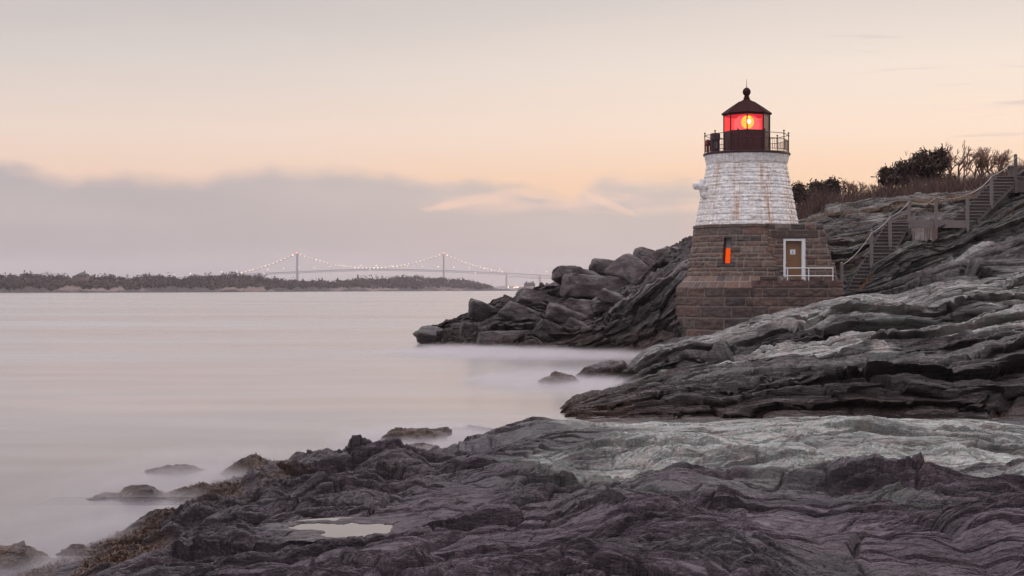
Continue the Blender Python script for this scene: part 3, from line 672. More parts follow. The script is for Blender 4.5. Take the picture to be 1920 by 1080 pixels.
for i, (px, py, Y, w, h, wd, lab) in enumerate([
    (780,826,31.8,118,38,.75,'low weed covered rock awash off the middle of the foreground shelf'),
    (792,845,30.0,62,24,.1,'small bare dark rock awash close under the foreground shelf'),
    (322,892,26.9,104,34,.6,'low brown rock in the surf, farthest out on the left'),
    (236,940,23.6,150,34,.35,'long dark reef barely showing through the surf on the left'),
    (34,1062,18.0,120,76,.8,'brown weedy rock at the bottom left corner'),
    (1052,718,51.5,80,32,.9,'orange brown weedy rock just off the tip of the slope'),
    (1138,704,54,120,44,.1,'grey tongue of rock behind the weedy rock at the cove'),
    (798,650,88,18,12,.3,'tiny rock awash off the tip of the headland'),
    (880,812,34.5,70,22,.5,'low dark rock awash behind the bare dark rock'),
    (150,1050,18.3,90,40,.6,'small weedy rock in the surf beside the corner rock')]):
    boulder('sea_rock', px, py, Y, w, h, lab, 500+i, 'rocks awash along the shore', w*Y/F*1.3, (0, 0, R(i*40)) if i not in (3, 6) else (0, -.12, 0), blocky=.25, rough=.15, npt=22, nsm=2, weed=wd, wet=.9, pale=0, lay=.5)

# ------------------------------------------------------------------ stone work
def ashlar(name, surf, L, z0, z1, rowh, bw, mat, parent, seed, depth=.035, rough=.02, mort=.014, step=.03, rows=None, hole=None, wrap=False, nscale=5., extra=None):
    """surf(s,z)->(P,Nrm); coursed rock-faced blocks with recessed joints, one mesh"""
    rs = np.random.RandomState(seed)
    if rows is None:
        rows = [z0]
        while rows[-1] < z1-rowh[0]*1.2: rows.append(rows[-1]+rs.uniform(*rowh))
        rows[-1:] = [z1] if z1-rows[-1] < rowh[0]*.7 else [rows[-1], z1]
    rows = sorted(rows)
    s = np.arange(0, L+1e-6, step) if not wrap else np.linspace(0, L, int(L/step), endpoint=False)
    z = np.linspace(z0, z1, max(4, int((z1-z0)/step)+1))
    S, Z = np.meshgrid(s, z)
    Zw = Z+perlin(S/.5, Z/.5, seed)*.012
    ri = np.clip(np.searchsorted(rows, Zw)-1, 0, len(rows)-2); rows_ = np.array(rows)
    dzv = np.minimum(np.abs(Zw-rows_[ri]), np.abs(rows_[ri+1]-Zw))
    d = dzv.copy(); tint = np.zeros_like(S); prot = np.zeros_like(S)
    for r in range(len(rows)-1):
        rh = rows[r+1]-rows[r]
        e = [rs.uniform(-bw[1], 0)]
        while e[-1] < L: e.append(e[-1]+rs.uniform(*bw)*(.7+.5*rh/((rowh[0]+rowh[1])/2)))
        if wrap:
            e = [x for x in e if 0 <= x < L-bw[0]*.6]; e = [e[-1]-L]+e+[e[0]+L]
        e = np.array(e); mask = ri == r
        sw = S[mask]+perlin(S[mask]/.3, Z[mask]/.3, seed+3)*.010
        bi = np.clip(np.searchsorted(e, sw)-1, 0, len(e)-2)
        ds = np.minimum(sw-e[bi], e[bi+1]-sw)
        d[mask] = np.minimum(d[mask], ds)
        rt = rs.uniform(0, 1, len(e)); rp = rs.uniform(-.3, 1, len(e))
        if wrap: rt[-2] = rt[0]; rp[-2] = rp[0]
        tint[mask] = rt[bi]; prot[mask] = rp[bi]
    pil = sstep(mort*.5, mort*.5+.05, d)
    ns = fbm(S*nscale*.5, Z*nscale*.7, seed+5, 4)
    h = depth*pil*(.7+.3*prot)+rough*ns*pil
    P, Nr = surf(S, Z); P = P+Nr*h[..., None]
    att = dict(tint=tint, mortar=1-sstep(mort*.6, mort*1.3, d))
    if extra: att['stain'] = extra(S, Z, att['mortar'], tint)
    else: att['stain'] = np.zeros_like(S)
    keep = None
    if hole is not None:
        S2, Z2 = (np.concatenate([S, S[:, -1:]+step], 1), np.concatenate([Z, Z[:, :1]], 1)) if wrap else (S, Z)
        Sc = (S2[:-1, :-1]+S2[1:, 1:])/2; Zc = (Z2[:-1, :-1]+Z2[1:, 1:])/2
        keep = ~((Sc > hole[0]) & (Sc < hole[1]) & (Zc > hole[2]) & (Zc < hole[3]))
    me = np_mesh(name, P.reshape(-1, 3), grid_faces(*S.shape, keep=keep, wrap=wrap), att)
    return link(name, me, mat, parent)
def stone_mat(name, cols, mortar, stain_col, rough=.8, bump=.01):
    m, t, b = new_mat(name)
    g = N(t, 'ShaderNodeTexCoord').outputs['Object']
    n = NOISE(t, g, 6, 6, .65); n2 = NOISE(t, g, 1.3, 4, .6)
    c = RAMP(t, attr(t, 'tint'), [(i/(len(cols)-1), cc) for i, cc in enumerate(cols)])
    c = MIX(t, MR(t, n, .3, .7), MIX(t, 1., c, (.7, .7, .72, 1), 'MULTIPLY'), MIX(t, 1., c, (1.18, 1.16, 1.15, 1), 'MULTIPLY'))
    c = MIX(t, MR(t, n2, .45, .75, 0, .35), c, MIX(t, 1., c, (.62, .6, .6, 1), 'MULTIPLY'))
    c = MIX(t, M(t, 'MULTIPLY', attr(t, 'mortar'), .8), c, mortar)
    c = MIX(t, attr(t, 'stain'), c, stain_col)
    t.links.new(c, b.inputs['Base Color']); b.inputs['Roughness'].default_value = rough
    bn = N(t, 'ShaderNodeBump'); bn.inputs['Strength'].default_value = .6; bn.inputs['Distance'].default_value = bump
    t.links.new(NOISE(t, g, 22, 5, .65), bn.inputs['Height']); t.links.new(bn.outputs[0], b.inputs['Normal'])
    return m
WHITE = stone_mat('painted_stone', [(.74, .72, .71, 1), (.80, .785, .775, 1), (.70, .68, .67, 1)], (.66, .63, .60, 1), (.42, .20, .06, 1), .6)
BROWN = stone_mat('brown_granite', [(.070, .048, .040, 1), (.165, .108, .083, 1), (.11, .082, .072, 1), (.16, .086, .064, 1), (.064, .052, .050, 1), (.215, .155, .125, 1)], (.27, .225, .19, 1), (.40, .37, .35, 1))
DARKBROWN = stone_mat('brown_granite_base', [(.066, .044, .038, 1), (.135, .084, .068, 1), (.055, .044, .044, 1), (.125, .066, .052, 1), (.10, .078, .070, 1)], (.21, .175, .155, 1), (.36, .34, .33, 1))
IRON = simple('lantern_iron', (.035, .011, .011, 1), .5, .3)
MAROON = simple('lantern_wall', (.075, .008, .012, 1), .45, .1, .5, 5)  # black wall toned maroon: red spill of the lamp put into its colour
ROOFM = simple('lantern_roof', (.034, .007, .007, 1), .8, 0, .35, 3); ROOFM.node_tree.nodes['Principled BSDF'].inputs['Specular IOR Level'].default_value = .12  # roof reddened too, with the lantern's glow put into its colour
WPAINT = simple('white_paint', (.72, .72, .74, 1), .45, 0, .08)
DOORM = simple('brown_door', (.20, .105, .048, 1), .5, 0, .22, 3)
GREYP = simple('grey_panel', (.36, .33, .34, 1), .6)
PAPER = simple('paper', (.75, .76, .8, 1), .7, 0, .05)
INK = simple('ink', (.25, .27, .33, 1), .7)
BRASS = simple('knob_metal', (.7, .68, .66, 1), .25, .9)

XC, YC = (1400-960)/F*75, 75.0
lh = empty('lighthouse', (XC, YC, 0), 'white and brown stone lighthouse with glowing red lantern', 'lighthouse')
def ring(r0, r1, z0, z1, off=0.):
    def surf(S, Z):
        Rm = max(r0, r1); th = S/Rm+math.pi+off
        r = r0+(r1-r0)*(Z-z0)/(z1-z0)
        n = np.stack([np.sin(th), -np.cos(th), 0*th], -1)
        return np.stack([r*np.sin(th), -r*np.cos(th), Z], -1), n
    return surf, 2*math.pi*max(r0, r1)
# the upper white tower
def rust(S, Z, mo, ti):
    th = np.degrees(S/2.57)-180
    o = np.zeros_like(S)
    for a, w, lo, hi, k in [(-53, 5, 6.4, 9.6, .55), (-21, 5, 6.6, 9.6, .6), (15, 7, 6.4, 9.6, .8), (27, 3, 6.4, 8.4, .25), (52, 8, 6.4, 8.3, 1.0), (60, 6, 7.4, 9.6, .7), (-75, 5, 6.4, 8, .4)]:
        win = np.exp(-((th-a+perlin(Z*1.2, 0*Z, 5)*2)/w)**2)*sstep(lo-.2, lo+.1, Z)*sstep(hi+.2, hi-.3, Z)
        drip = sstep(.05, .6, perlin(th/1.6, Z*.5, 8)+.15)
        o = np.maximum(o, 2.0*k*win*np.maximum(sstep(.05, .5, mo)*.9, drip*.55))
    o = np.maximum(o, mo*.30*sstep(0, .4, perlin(th/9, Z*1.5, 9)))
    o = np.maximum(o, .20*sstep(.1, .7, perlin(th/2.2, Z*.35, 14)+.3*perlin(th/.8, Z*1.2, 15)))
    return np.clip(o, 0, 1)
sf, L = ring(2.56, 1.95, 6.39, 9.58)
ashlar('upper_tower', sf, L, 6.39, 9.58, (.15, .33), (.3, .95), WHITE, lh, 31, .034, .030, .009, .024, None, None, True, 7., rust)
sf, L = ring(2.02, 2.10, 9.57, 9.93)
cor = ashlar('cornice', sf, L, 9.57, 9.93, (.5, .5), (.9, 1.3), WHITE, lh, 33, .02, .004, .012, .03, [9.4, 10.2], None, True, 4., lambda S, Z, mo, ti: mo*.5)
MB().lathe([(1.5, 9.52), (2.0, 9.52), (2.04, 9.57)], 64).build('cornice_underside', WHITE, lh, True)
# lower brown tower with its window slit
th_w = R(-28.5); sc = (th_w+math.pi)*2.97
sf, L = ring(2.97, 2.60, 3.86, 6.30)
ashlar('lower_tower', sf, L, 3.86, 6.30, (.18, .40), (.28, .85), BROWN, lh, 41, .045, .035, .02, .03, None, (sc-.195, sc+.195, 4.50, 5.76), True, 5.)
sf, L = ring(2.66, 2.66, 6.28, 6.41)
ashlar('string_course', sf, L, 6.28, 6.41, (.3, .3), (.7, 1.2), BROWN, lh, 42, .02, .008, .014, .03, [6.1, 6.6], None, True)
MB().lathe([(2.0, 6.405), (2.67, 6.405)], 64, cap=False).build('tower_ledge', BROWN, lh)
# window slit
wroot = MB()
def wp(u, dep, z):      # u along the wall, dep into the wall
    r = 2.97-(2.97-2.60)*(z-3.86)/2.44
    c = Vector((math.sin(th_w), -math.cos(th_w), 0)); e = Vector((math.cos(th_w), math.sin(th_w), 0))
    p = c*(r-dep)+e*u; return (p.x, p.y, z)
rv = MB()
for u in (-.195, .195): rv.add([wp(u, -.05, 4.5), wp(u, .5, 4.5), wp(u, .5, 5.76), wp(u, -.05, 5.76)], [(0, 1, 2, 3)])
rv.add([wp(-.195, -.05, 4.5), wp(.195, -.05, 4.5), wp(.195, .5, 4.5), wp(-.195, .5, 4.5)], [(0, 1, 2, 3)])
rv.add([wp(-.195, -.05, 5.76), wp(.195, -.05, 5.76), wp(.195, .5, 5.76), wp(-.195, .5, 5.76)], [(0, 1, 2, 3)])
win = rv.build('window', BROWN, lh)
ORANGE = emit('orange_glow', (1., .10, .008, 1), .85)
MB().add([wp(-.19, .30, 5.24), wp(.19, .30, 5.24), wp(.19, .30, 5.755), wp(-.19, .30, 5.755)], [(0, 1, 2, 3)]).build('upper_panel', GREYP, win)
MB().add([wp(-.19, .31, 4.505), wp(.19, .31, 4.505), wp(.19, .31, 5.24), wp(-.19, .31, 5.24)], [(0, 1, 2, 3)]).build('lit_pane', ORANGE, win)
# sloping skirt, plinth
sf, L = ring(3.50, 2.98, 3.32, 3.90)
ashlar('skirt', sf, L, 3.32, 3.90, (.2, .3), (.25, .5), BROWN, lh, 43, .03, .014, .018, .03, [3.2, 3.62, 3.95], None, True)
sf, L = ring(3.48, 3.48, -.3, 3.34)
ashlar('plinth', sf, L, -.3, 3.34, (.4, .6), (.7, 1.35), DARKBROWN, lh, 44, .06, .042, .022, .034, [-.4, .2, .72, 1.27, 1.86, 2.42, 2.86, 3.36], None, True, 4., lambda S, Z, mo, ti: mo*sstep(1.7, .8, Z)*.8*sstep(-.1, .3, perlin(S/.5, Z/.4, 12)))
# entrance block and landing in front of the door: plan polylines with small rounded corners
def poly_surf(pts_of_z, rc=.07):
    def surf(S, Z):
        P = np.zeros(S.shape+(3,)); Nn = np.zeros_like(P)
        for j in range(S.shape[0]):
            pts = pts_of_z(Z[j, 0]); s = S[j]
            # densify with rounded corners
            dense = []
            for i, p in enumerate(pts):
                if 0 < i < len(pts)-1:
                    a = np.array(pts[i-1]); c = np.array(p); b2 = np.array(pts[i+1])
                    d1 = (a-c)/np.linalg.norm(a-c); d2 = (b2-c)/np.linalg.norm(b2-c)
                    for f in np.linspace(0, 1, 5):
                        dense.append((c+d1*rc)*(1-f)**2+2*f*(1-f)*c+(c+d2*rc)*f*f)
                else: dense.append(np.array(p))
            D = np.array(dense); seg = np.linalg.norm(np.diff(D, axis=0), axis=1); cum = np.concatenate([[0], np.cumsum(seg)])
            x = np.interp(s, cum, D[:, 0]); y = np.interp(s, cum, D[:, 1])
            tx = np.gradient(x); ty = np.gradient(y); l = np.hypot(tx, ty)+1e-6
            k = max(1, int(.05/.03))
            P[j, :, 0] = x; P[j, :, 1] = y; P[j, :, 2] = Z[j]
            Nn[j, :, 0] = ty/l; Nn[j, :, 1] = -tx/l
        return P, Nn
    return surf
FY = -2.68
def xr(z): return float(np.interp(z, [3.3, 3.7, 4.5, 4.52, 5.0, 6.4], [4.02, 3.98, 3.82, 3.72, 3.62, 3.24]))
blk = lambda z: [(.62, FY+.25), (.64, FY), (xr(z), FY), (xr(z)-.15, 1.6)]
x_off = .25
hole = (.25+(1.35-.64)-.02, .25+(2.43-.64)-.02, 3.5, 5.70)
ent = ashlar('entrance_block', poly_surf(blk), .25+3.0+4.2, 3.6, 6.42, (.22, .34), (.34, .75), BROWN, lh, 52, .045, .035, .02, .03, None, hole)
MB().prism([(.6, FY+.02), (3.28, FY+.02), (3.12, 1.6), (.6, 1.6)], 6.30, 6.425).build('block_roof', BROWN, lh)
MB().box((.78, FY-.055, 5.71), (3.02, FY+.2, 6.10)).build('lintel', BROWN, lh, False, .03)
# door
fr = MB()
for a, b2 in (((1.35, FY-.02, 3.62), (1.47, FY+.34, 5.69)), ((2.25, FY-.02, 3.62), (2.43, FY+.34, 5.69)), ((1.47, FY-.02, 5.58), (2.25, FY+.34, 5.69))): fr.box(a, b2)
door = MB().box((1.47, FY+.20, 3.63), (2.25, FY+.26, 5.58)).build('door', DOORM, lh)
fr.build('door_frame', WPAINT, door, False, .012)
bv = MB().add([(1.84, FY+.196, 4.93), (1.97, FY+.196, 4.93), (1.97, FY+.196, 5.17), (1.79, FY+.196, 5.17), (1.70, FY+.196, 4.93)], [(0, 1, 2, 3, 4)])
MB().prism([(0, 0), (1, 0), (1, 1), (0, 1)], 0, 1)
nt = MB(); nt.box((1.72, FY+.19, 4.93), (1.97, FY+.198, 5.17)); nt.build('notice', PAPER, door)
ik = MB()
ik.add([(1.80, FY+.187, 5.0), (1.89, FY+.187, 5.0), (1.845, FY+.187, 5.11)], [(0, 1, 2)])
for zz in (4.96, 5.13): ik.box((1.77, FY+.185, zz), (1.92, FY+.188, zz+.012))
ik.build('notice_print', INK, door)
kn = MB().lathe([(.0, -.03), (.03, -.02), (.035, 0), (.03, .02), (0, .03)], 12, c=(1.53, FY+.15, 4.52)).build('knob', BRASS, door, True)
MB().box((1.30, FY-.30, 3.66), (2.30, FY+.02, 3.72)).build('door_step', BROWN, lh, False, .02)
# landing
plat = lambda z: [(-.25, -3.30), (-.2, -3.55), (float(np.interp(z, [0, 2.6, 2.9, 3.7], [4.5, 4.45, 4.1, 3.95])), -3.55), (4.5, 0.5)]
ashlar('landing', poly_surf(plat, .09), .25+4.9+3.9, 0.0, 3.66, (.3, .5), (.7, 1.5), DARKBROWN, lh, 61, .06, .042, .022, .034, [-.2, .2, .72, 1.27, 1.86, 2.42, 2.86, 3.30, 3.72])
MB().prism([(-.18, -3.53), (3.97, -3.53), (4.0, .4), (.5, .4), (.5, -2.6), (-.1, -2.8)], 3.50, 3.645).build('landing_top', BROWN, lh)
MB().box((.15, -3.54, 3.66), (.95, -2.75, 3.86)).build('kerb_stone', DARKBROWN, lh, False, .05)
# stone bracket for the fog bell
br = MB()
def bk(p): return p
an = R(-72); c = Vector((math.sin(an), -math.cos(an), 0)); e = Vector((math.cos(an), math.sin(an), 0))
P3 = lambda o, u, z: tuple(c*o+e*u+Vector((0, 0, z)))
br.tube([P3(1.9, 0, 8.34), P3(2.62, 0, 8.36), P3(2.86, 0, 8.37), P3(2.93, 0, 8.37)], [.21, .19, .19, .13], 8)
br.build('bell_arm', WHITE, lh, False, .03)
b2_ = MB()
b2_.tube([P3(1.9, .0, 7.75), P3(2.42, .0, 7.98), P3(2.50, 0, 8.2)], [.22, .20, .12], 6)
b2_.tube([P3(2.42, 0, 8.0), P3(2.44, 0, 8.4), P3(2.42, 0, 8.70)], [.17, .19, .17], 6)
b2_.build('bell_bracket', WHITE, lh, False, .03)
# gallery
gal = MB().lathe([(1.6, 9.925), (2.14, 9.93), (2.17, 9.95), (2.17, 10.03), (2.14, 10.05), (.3, 10.05)], 72).build('gallery', IRON, lh)
dec = [R(-20.5+36*k) for k in range(10)]; GR = 2.09
V3 = lambda th, r, z: Vector((r*math.sin(th), -r*math.cos(th), z))
for k in range(10):
    a, b2 = dec[k], dec[(k+1) % 10]
    p = MB(); p.tube([V3(a, GR, 10.03), V3(a, GR, 11.02)], .026, 6)
    p.lathe([(0, -.05), (.04, -.03), (.05, 0), (.04, .03), (0, .05)], 8, c=tuple(V3(a, GR, 11.07)))
    p.lathe([(.045, -.02), (.045, .02)], 8, c=tuple(V3(a, GR, 10.93)))
    p.build('railing_post', IRON, gal, False)
    q = MB(); A_, B_ = V3(a, GR, 0), V3(b2, GR, 0)
    for zz, r_ in ((10.95, .017), (10.68, .015), (10.17, .015)): q.tube([A_+Vector((0, 0, zz)), B_+Vector((0, 0, zz))], r_, 5)
    for i in range(1, 10):
        m_ = A_.lerp(B_, i/10); q.tube([m_+Vector((0, 0, 10.17)), m_+Vector((0, 0, 10.68))], .009, 4)
    q.build('railing_panel', IRON, gal, False)
# fog signal and small lamp on the gallery
fs = MB().lathe([(.20, 0), (.22, .02), (.22, .60), (.245, .62), (.245, .92), (.20, .96), (0, .97)], 20, c=(-1.66, -.62, 10.05)).build('fog_signal', simple('fog_signal_metal', (.06, .035, .045, 1), .35, .3), lh, False)
MB().box((-1.76, -.86, 10.25), (-1.58, -.83, 10.55)).build('grille', simple('grille_metal', (.16, .13, .15, 1), .4, .3), fs)
gl = MB().lathe([(.06, 0), (.06, .35), (.13, .42), (.13, .62), (.05, .70)], 12, c=(-1.98, -.15, 10.05)).build('marker_lamp', simple('marker_red', (.22, .02, .02, 1), .4), lh, False)
# lantern
OR = 1.13; oa = [R(-52.7+45*k) for k in range(8)]
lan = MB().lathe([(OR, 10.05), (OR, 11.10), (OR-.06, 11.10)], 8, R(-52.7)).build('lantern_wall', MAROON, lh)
rb = MB()
for k in range(8):
    a, b2 = oa[k], oa[(k+1) % 8]
    rb.bar(V3(a, OR+.005, 10.05), V3(a, OR+.005, 12.0), .06, .06)
    rb.bar(V3(a, OR+.004, 11.12), V3(b2, OR+.004, 11.12), .05, .07)
    rb.bar(V3(a, OR+.004, 11.97), V3(b2, OR+.004, 11.97), .05, .10)
    for i in range(1, 8):
        m_ = V3(a, OR, 0).lerp(V3(b2, OR, 0), i/8); rb.tube([m_+Vector((0, 0, 10.08)), m_+Vector((0, 0, 11.08))], .010, 4)
rb.build('lantern_frame', IRON, lh)
mp, t, b = new_mat('red_glass'); t.nodes.remove(b)
tr = N(t, 'ShaderNodeBsdfTransparent'); tr.inputs[0].default_value = (1, .42, .36, 1)
em = N(t, 'ShaderNodeEmission'); em.inputs[0].default_value = (1, .035, .06, 1); em.inputs[1].default_value = 1.7
mx = N(t, 'ShaderNodeMixShader'); mx.inputs[0].default_value = .38
t.links.new(tr.outputs[0], mx.inputs[1]); t.links.new(em.outputs[0], mx.inputs[2]); t.links.new(mx.outputs[0], t.nodes['Material Output'].inputs[0])
for k in range(8):
    a, b2 = oa[k], oa[(k+1) % 8]
    if k in (2, 3):
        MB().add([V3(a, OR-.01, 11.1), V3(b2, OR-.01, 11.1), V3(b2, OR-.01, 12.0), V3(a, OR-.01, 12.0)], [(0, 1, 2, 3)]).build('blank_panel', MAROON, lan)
    else:
        MB().add([V3(a, OR-.01, 11.14), V3(b2, OR-.01, 11.14), V3(b2, OR-.01, 11.94), V3(a, OR-.01, 11.94)], [(0, 1, 2, 3)]).build('pane', mp, lan)
# lens: a pale pink optic with a burning lamp in it
mo, t, b = new_mat('lens_glow'); t.nodes.remove(b)
g = N(t, 'ShaderNodeTexCoord').outputs['Object']
tr = N(t, 'ShaderNodeBsdfTransparent'); em = N(t, 'ShaderNodeEmission'); em.inputs[0].default_value = (1, .38, .40, 1); em.inputs[1].default_value = 1.5
mx = N(t, 'ShaderNodeMixShader'); t.links.new(MR(t, NOISE(t, MAP(t, g, (1, 1, 14)), 1.2, 2), .35, .65, .35, .6), mx.inputs[0])
t.links.new(tr.outputs[0], mx.inputs[1]); t.links.new(em.outputs[0], mx.inputs[2]); t.links.new(mx.outputs[0], t.nodes['Material Output'].inputs[0])
lens = MB().lathe([(.42, 11.08), (.60, 11.25), (.66, 11.5), (.60, 11.75), (.40, 11.92)], 24, cap=False).build('lens', mo, lan, True)
MB().lathe([(0, -.33), (.16, -.29), (.28, -.17), (.33, 0), (.28, .17), (.16, .29), (0, .33)], 20, c=(0, -.3, 11.60), cap=False).build('lamp_halo', emit('lamp_yellow', (1, .80, .0, 1), 5.), lens, True)
MB().lathe([(0, -.12), (.085, -.085), (.12, 0), (.085, .085), (0, .12)], 16, c=(0, -.60, 11.60), cap=False).build('lamp', emit('lamp_core', (1, .93, .6, 1), 18.), lens, True)
pl_ = bpy.data.lights.new('lantern_light', 'POINT'); pl_.energy = 60; pl_.color = (1, .12, .10); pl_.shadow_soft_size = .3
plo = bpy.data.objects.new('lantern_light', pl_); COL.objects.link(plo); plo.parent = lh; plo.location = (0, -.1, 11.95-.15)
MB().lathe([(.3, 10.06), (.3, 11.08)], 16).build('pedestal', IRON, lan)
roof = MB().lathe([(1.10, 11.93), (1.25, 12.00), (1.25, 12.04), (.80, 12.36), (.34, 12.66), (.20, 12.74)], 8, R(-52.7)).build('roof', ROOFM, lh)
rr = MB()
for a in oa: rr.tube([V3(a, 1.25, 12.045), V3(a, .80, 12.365), V3(a, .34, 12.665)], .022, 5)
rr.build('roof_rib', ROOFM, roof)
MB().lathe([(.20, 12.72), (.15, 12.80), (.17, 12.84), (.12, 12.87), (.14, 12.91), (.10, 12.95), (.16, 13.01), (.20, 13.10), (.205, 13.15), (.18, 13.25), (.10, 13.34), (.04, 13.36)], 24).build('ball_finial', ROOFM, roof, True)
MB().tube([(0, 0, 13.33), (0, 0, 13.45), (0, 0, 13.78)], [.03, .015, .008], 6).build('lightning_rod', IRON, roof)
# white handrail beside the door
hr0 = at(1453, 526, 71.8)
hr = empty('handrail', (XC+1.36, YC-3.30, 3.645), 'white two-bar pipe handrail in front of the brown door', 'railing')
for x in (.08, 1.10, 2.26):
    MB().tube([(x, 0, 0), (x, 0, .63)], .026, 8).build('post', WPAINT, hr)
for zz in (.61, .24):
    MB().tube([(0, 0, zz), (2.29, 0, zz)], .024, 8).build('rail', WPAINT, hr)

# ------------------------------------------------------------------ stairs, landing, rope posts
WOOD = simple('weathered_wood', (.17, .14, .138, 1), .8, 0, .3, 4, .01, 30)
WOODD = simple('dark_wood', (.10, .078, .075, 1), .8, 0, .3, 4, .01, 30)
WOODD2 = simple('worn_tread', (.115, .095, .095, 1), .85, 0, .3, 4); RISER = simple('riser_board', (.10, .082, .08, 1), .9)  # riser boards toned dark for the shaded gaps between treads
ROPEM = simple('rope_fibre', (.40, .35, .32, 1), .8)
def flight(label, p0, p1, n, wid, name='wooden_staircase'):
    """p0, p1: left end of first and last tread; the treads run along x"""
    root = empty(name, p0, label, 'stairs', 'wooden stairs up the rocks')
    d = Vector(p1)-Vector(p0)
    for i in range(n):
        q = d*(i/(n-1))
        m_ = MB(); m_.box((q.x, q.y-.02, q.z-.045), (q.x+wid, q.y+.30, q.z)); td = m_.build('tread', WOOD if i % 3 else WOODD2, root)
        MB().box((q.x+.03, q.y+.06, q.z-.17), (q.x+wid-.03, q.y+.085, q.z-.047)).build('riser', RISER, td)
    for x in (.03, wid-.06):
        m_ = MB(); m_.bar((x+0, .15, -.22), (d.x+x, d.y+.15, d.z-.22), .05, .22); m_.build('stringer', WOODD, root)
    return root
flight('lower flight of grey wooden steps from the tower landing', at(1583, 549, 74.4), at(1662, 416, 77.9), 21, 1.25)
flight('upper flight of grey wooden steps under the viewing deck', at(1789, 408, 79.0), at(1869, 330, 82.2), 14, 1.3)
ld = empty('wooden_landing', at(1700, 413, 78.2), 'level plank walkway joining the two flights of wooden steps', 'walkway')
MB().box((-.5, 0, -.05), (3.5, 1.3, 0)).build('decking', WOOD, ld)
MB().box((-.05, -.05, -.40), (3.25, 0, -.02)).build('fascia', WOOD, ld)
MB().bar((.15, -.06, -.25), (-.75, -.06, -1.05), .06, .10).build('brace', WOODD, ld)
m_, t, b = new_mat('streaked_concrete')
g = N(t, 'ShaderNodeTexCoord').outputs['Object']
c = MIX(t, MR(t, NOISE(t, MAP(t, g, (6, 6, .5)), 1., 4, .6), .42, .56), (.13, .09, .075, 1), (.30, .26, .255, 1))
c = MIX(t, MR(t, NOISE(t, g, 3, 5), .45, .65, 0, .6), c, (.16, .11, .09, 1))
t.links.new(c, b.inputs['Base Color']); b.inputs['Roughness'].default_value = .85
rw = empty('retaining_wall', at(1711, 464, 77.5), 'white streaked concrete wall holding up the plank walkway', 'wall')
def arch_wall():
    mb = MB(); w_, h_ = 1.3, 1.0; ax, ar = .88, .15
    mb.box((0, 0, -.5), (ax-ar, .5, h_)); mb.box((ax+ar, 0, -.5), (w_, .5, h_))
    a = [(ax-ar*math.cos(t2), .26+ar*math.sin(t2)) for t2 in np.linspace(0, math.pi, 9)]
    for (x0, z0), (x1, z1) in zip(a[:-1], a[1:]):
        mb.add([(x0, .002, z0), (x1, .002, z1), (x1, .002, h_), (x0, .002, h_), (x0, .45, z0), (x1, .45, z1)], [(0, 1, 2, 3), (0, 4, 5, 1)])
    return mb
arch_wall().build('wall_face', m_, rw)
MB().box((.68, .40, -.2), (1.08, .46, .5)).build('drain_opening', simple('drain_dark', (.02, .016, .015, 1), .9), rw)
posts = [(1578,493,549,74.0,'at the foot of the lower wooden steps beside the stone landing'),(1634,432,492,75.6,'second up the lower wooden steps from the stone landing'),(1669,402,464,76.8,'third up the lower wooden steps, below the walkway corner'),(1705,373,442,78.0,'at the left corner of the plank walkway'),
         (1755,366,430,78.1,'in the middle of the plank walkway'),(1814,360,424,78.2,'at the right end of the plank walkway'),(1859,326,382,80.2,'halfway up the upper wooden steps'),(1904,290,352,82.0,'tallest against the sky at the viewing deck'),(1975,285,345,83,'')]
for px, p0, p1, Y, lab in posts[:-1]:
    k = Y/F
    rt = empty('rope_post', at(px, p1, Y), 'weathered wooden rope post '+lab, 'post', 'posts of the rope handrail')
    H = (p1-p0)*k
    MB().box((-.075, -.075, -.3), (.075, .075, H)).build('post', WOOD if px < 1890 else WOODD, rt, False, .012)
    MB().add([(-.08, -.08, H+.002), (.08, -.08, H+.002), (.08, .08, H+.002), (-.08, .08, H+.002), (0, 0, H+.05)], [(0, 1, 4), (1, 2, 4), (2, 3, 4), (3, 0, 4), (3, 2, 1, 0)]).build('cap', WOOD, rt)
tops = [at(px, p0+4, Y)+Vector((0, -.10, 0)) for px, p0, p1, Y, _ in posts]
rp = []
for (a, b2), sag in zip(zip(tops[:-1], tops[1:]), (.20, .10, .12, .26, .16, .16, .16, .45)):
    for i in range(10):
        f = i/10; p = a.lerp(b2, f); p.z -= sag*4*f*(1-f); rp.append(p)
rp.append(tops[-1])
tag(MB().tube(rp, .016, 6).build('handrail_rope', ROPEM, None, True), 'slack pale rope strung from post to post up the stairs', 'rope')
vd = empty('viewing_deck', at(1878, 330, 82.6), 'wooden viewing deck at the top of the stairs', 'deck')
MB().box((0, 0, -.12), (4.5, 2.2, 0)).build('decking', WOODD, vd)
MB().box((.15, .05, -.9), (4.5, .12, -.12)).build('skirt_board', WOODD, vd)
for x in (.25, 1.6, 3.0): MB().box((x, .1, -1.9), (x+.14, .24, -.12)).build('leg', WOODD, vd)
bn_ = empty('bench', at(1886, 330, 83.6), 'low plank bench standing on the wooden viewing deck', 'bench')
MB().box((0, 0, .52), (3.2, .4, .60)).build('seat', WOOD, bn_)
for x in (.22, 1.4, 2.6): MB().box((x, .05, 0), (x+.3, .35, .52)).build('leg', WOODD, bn_)

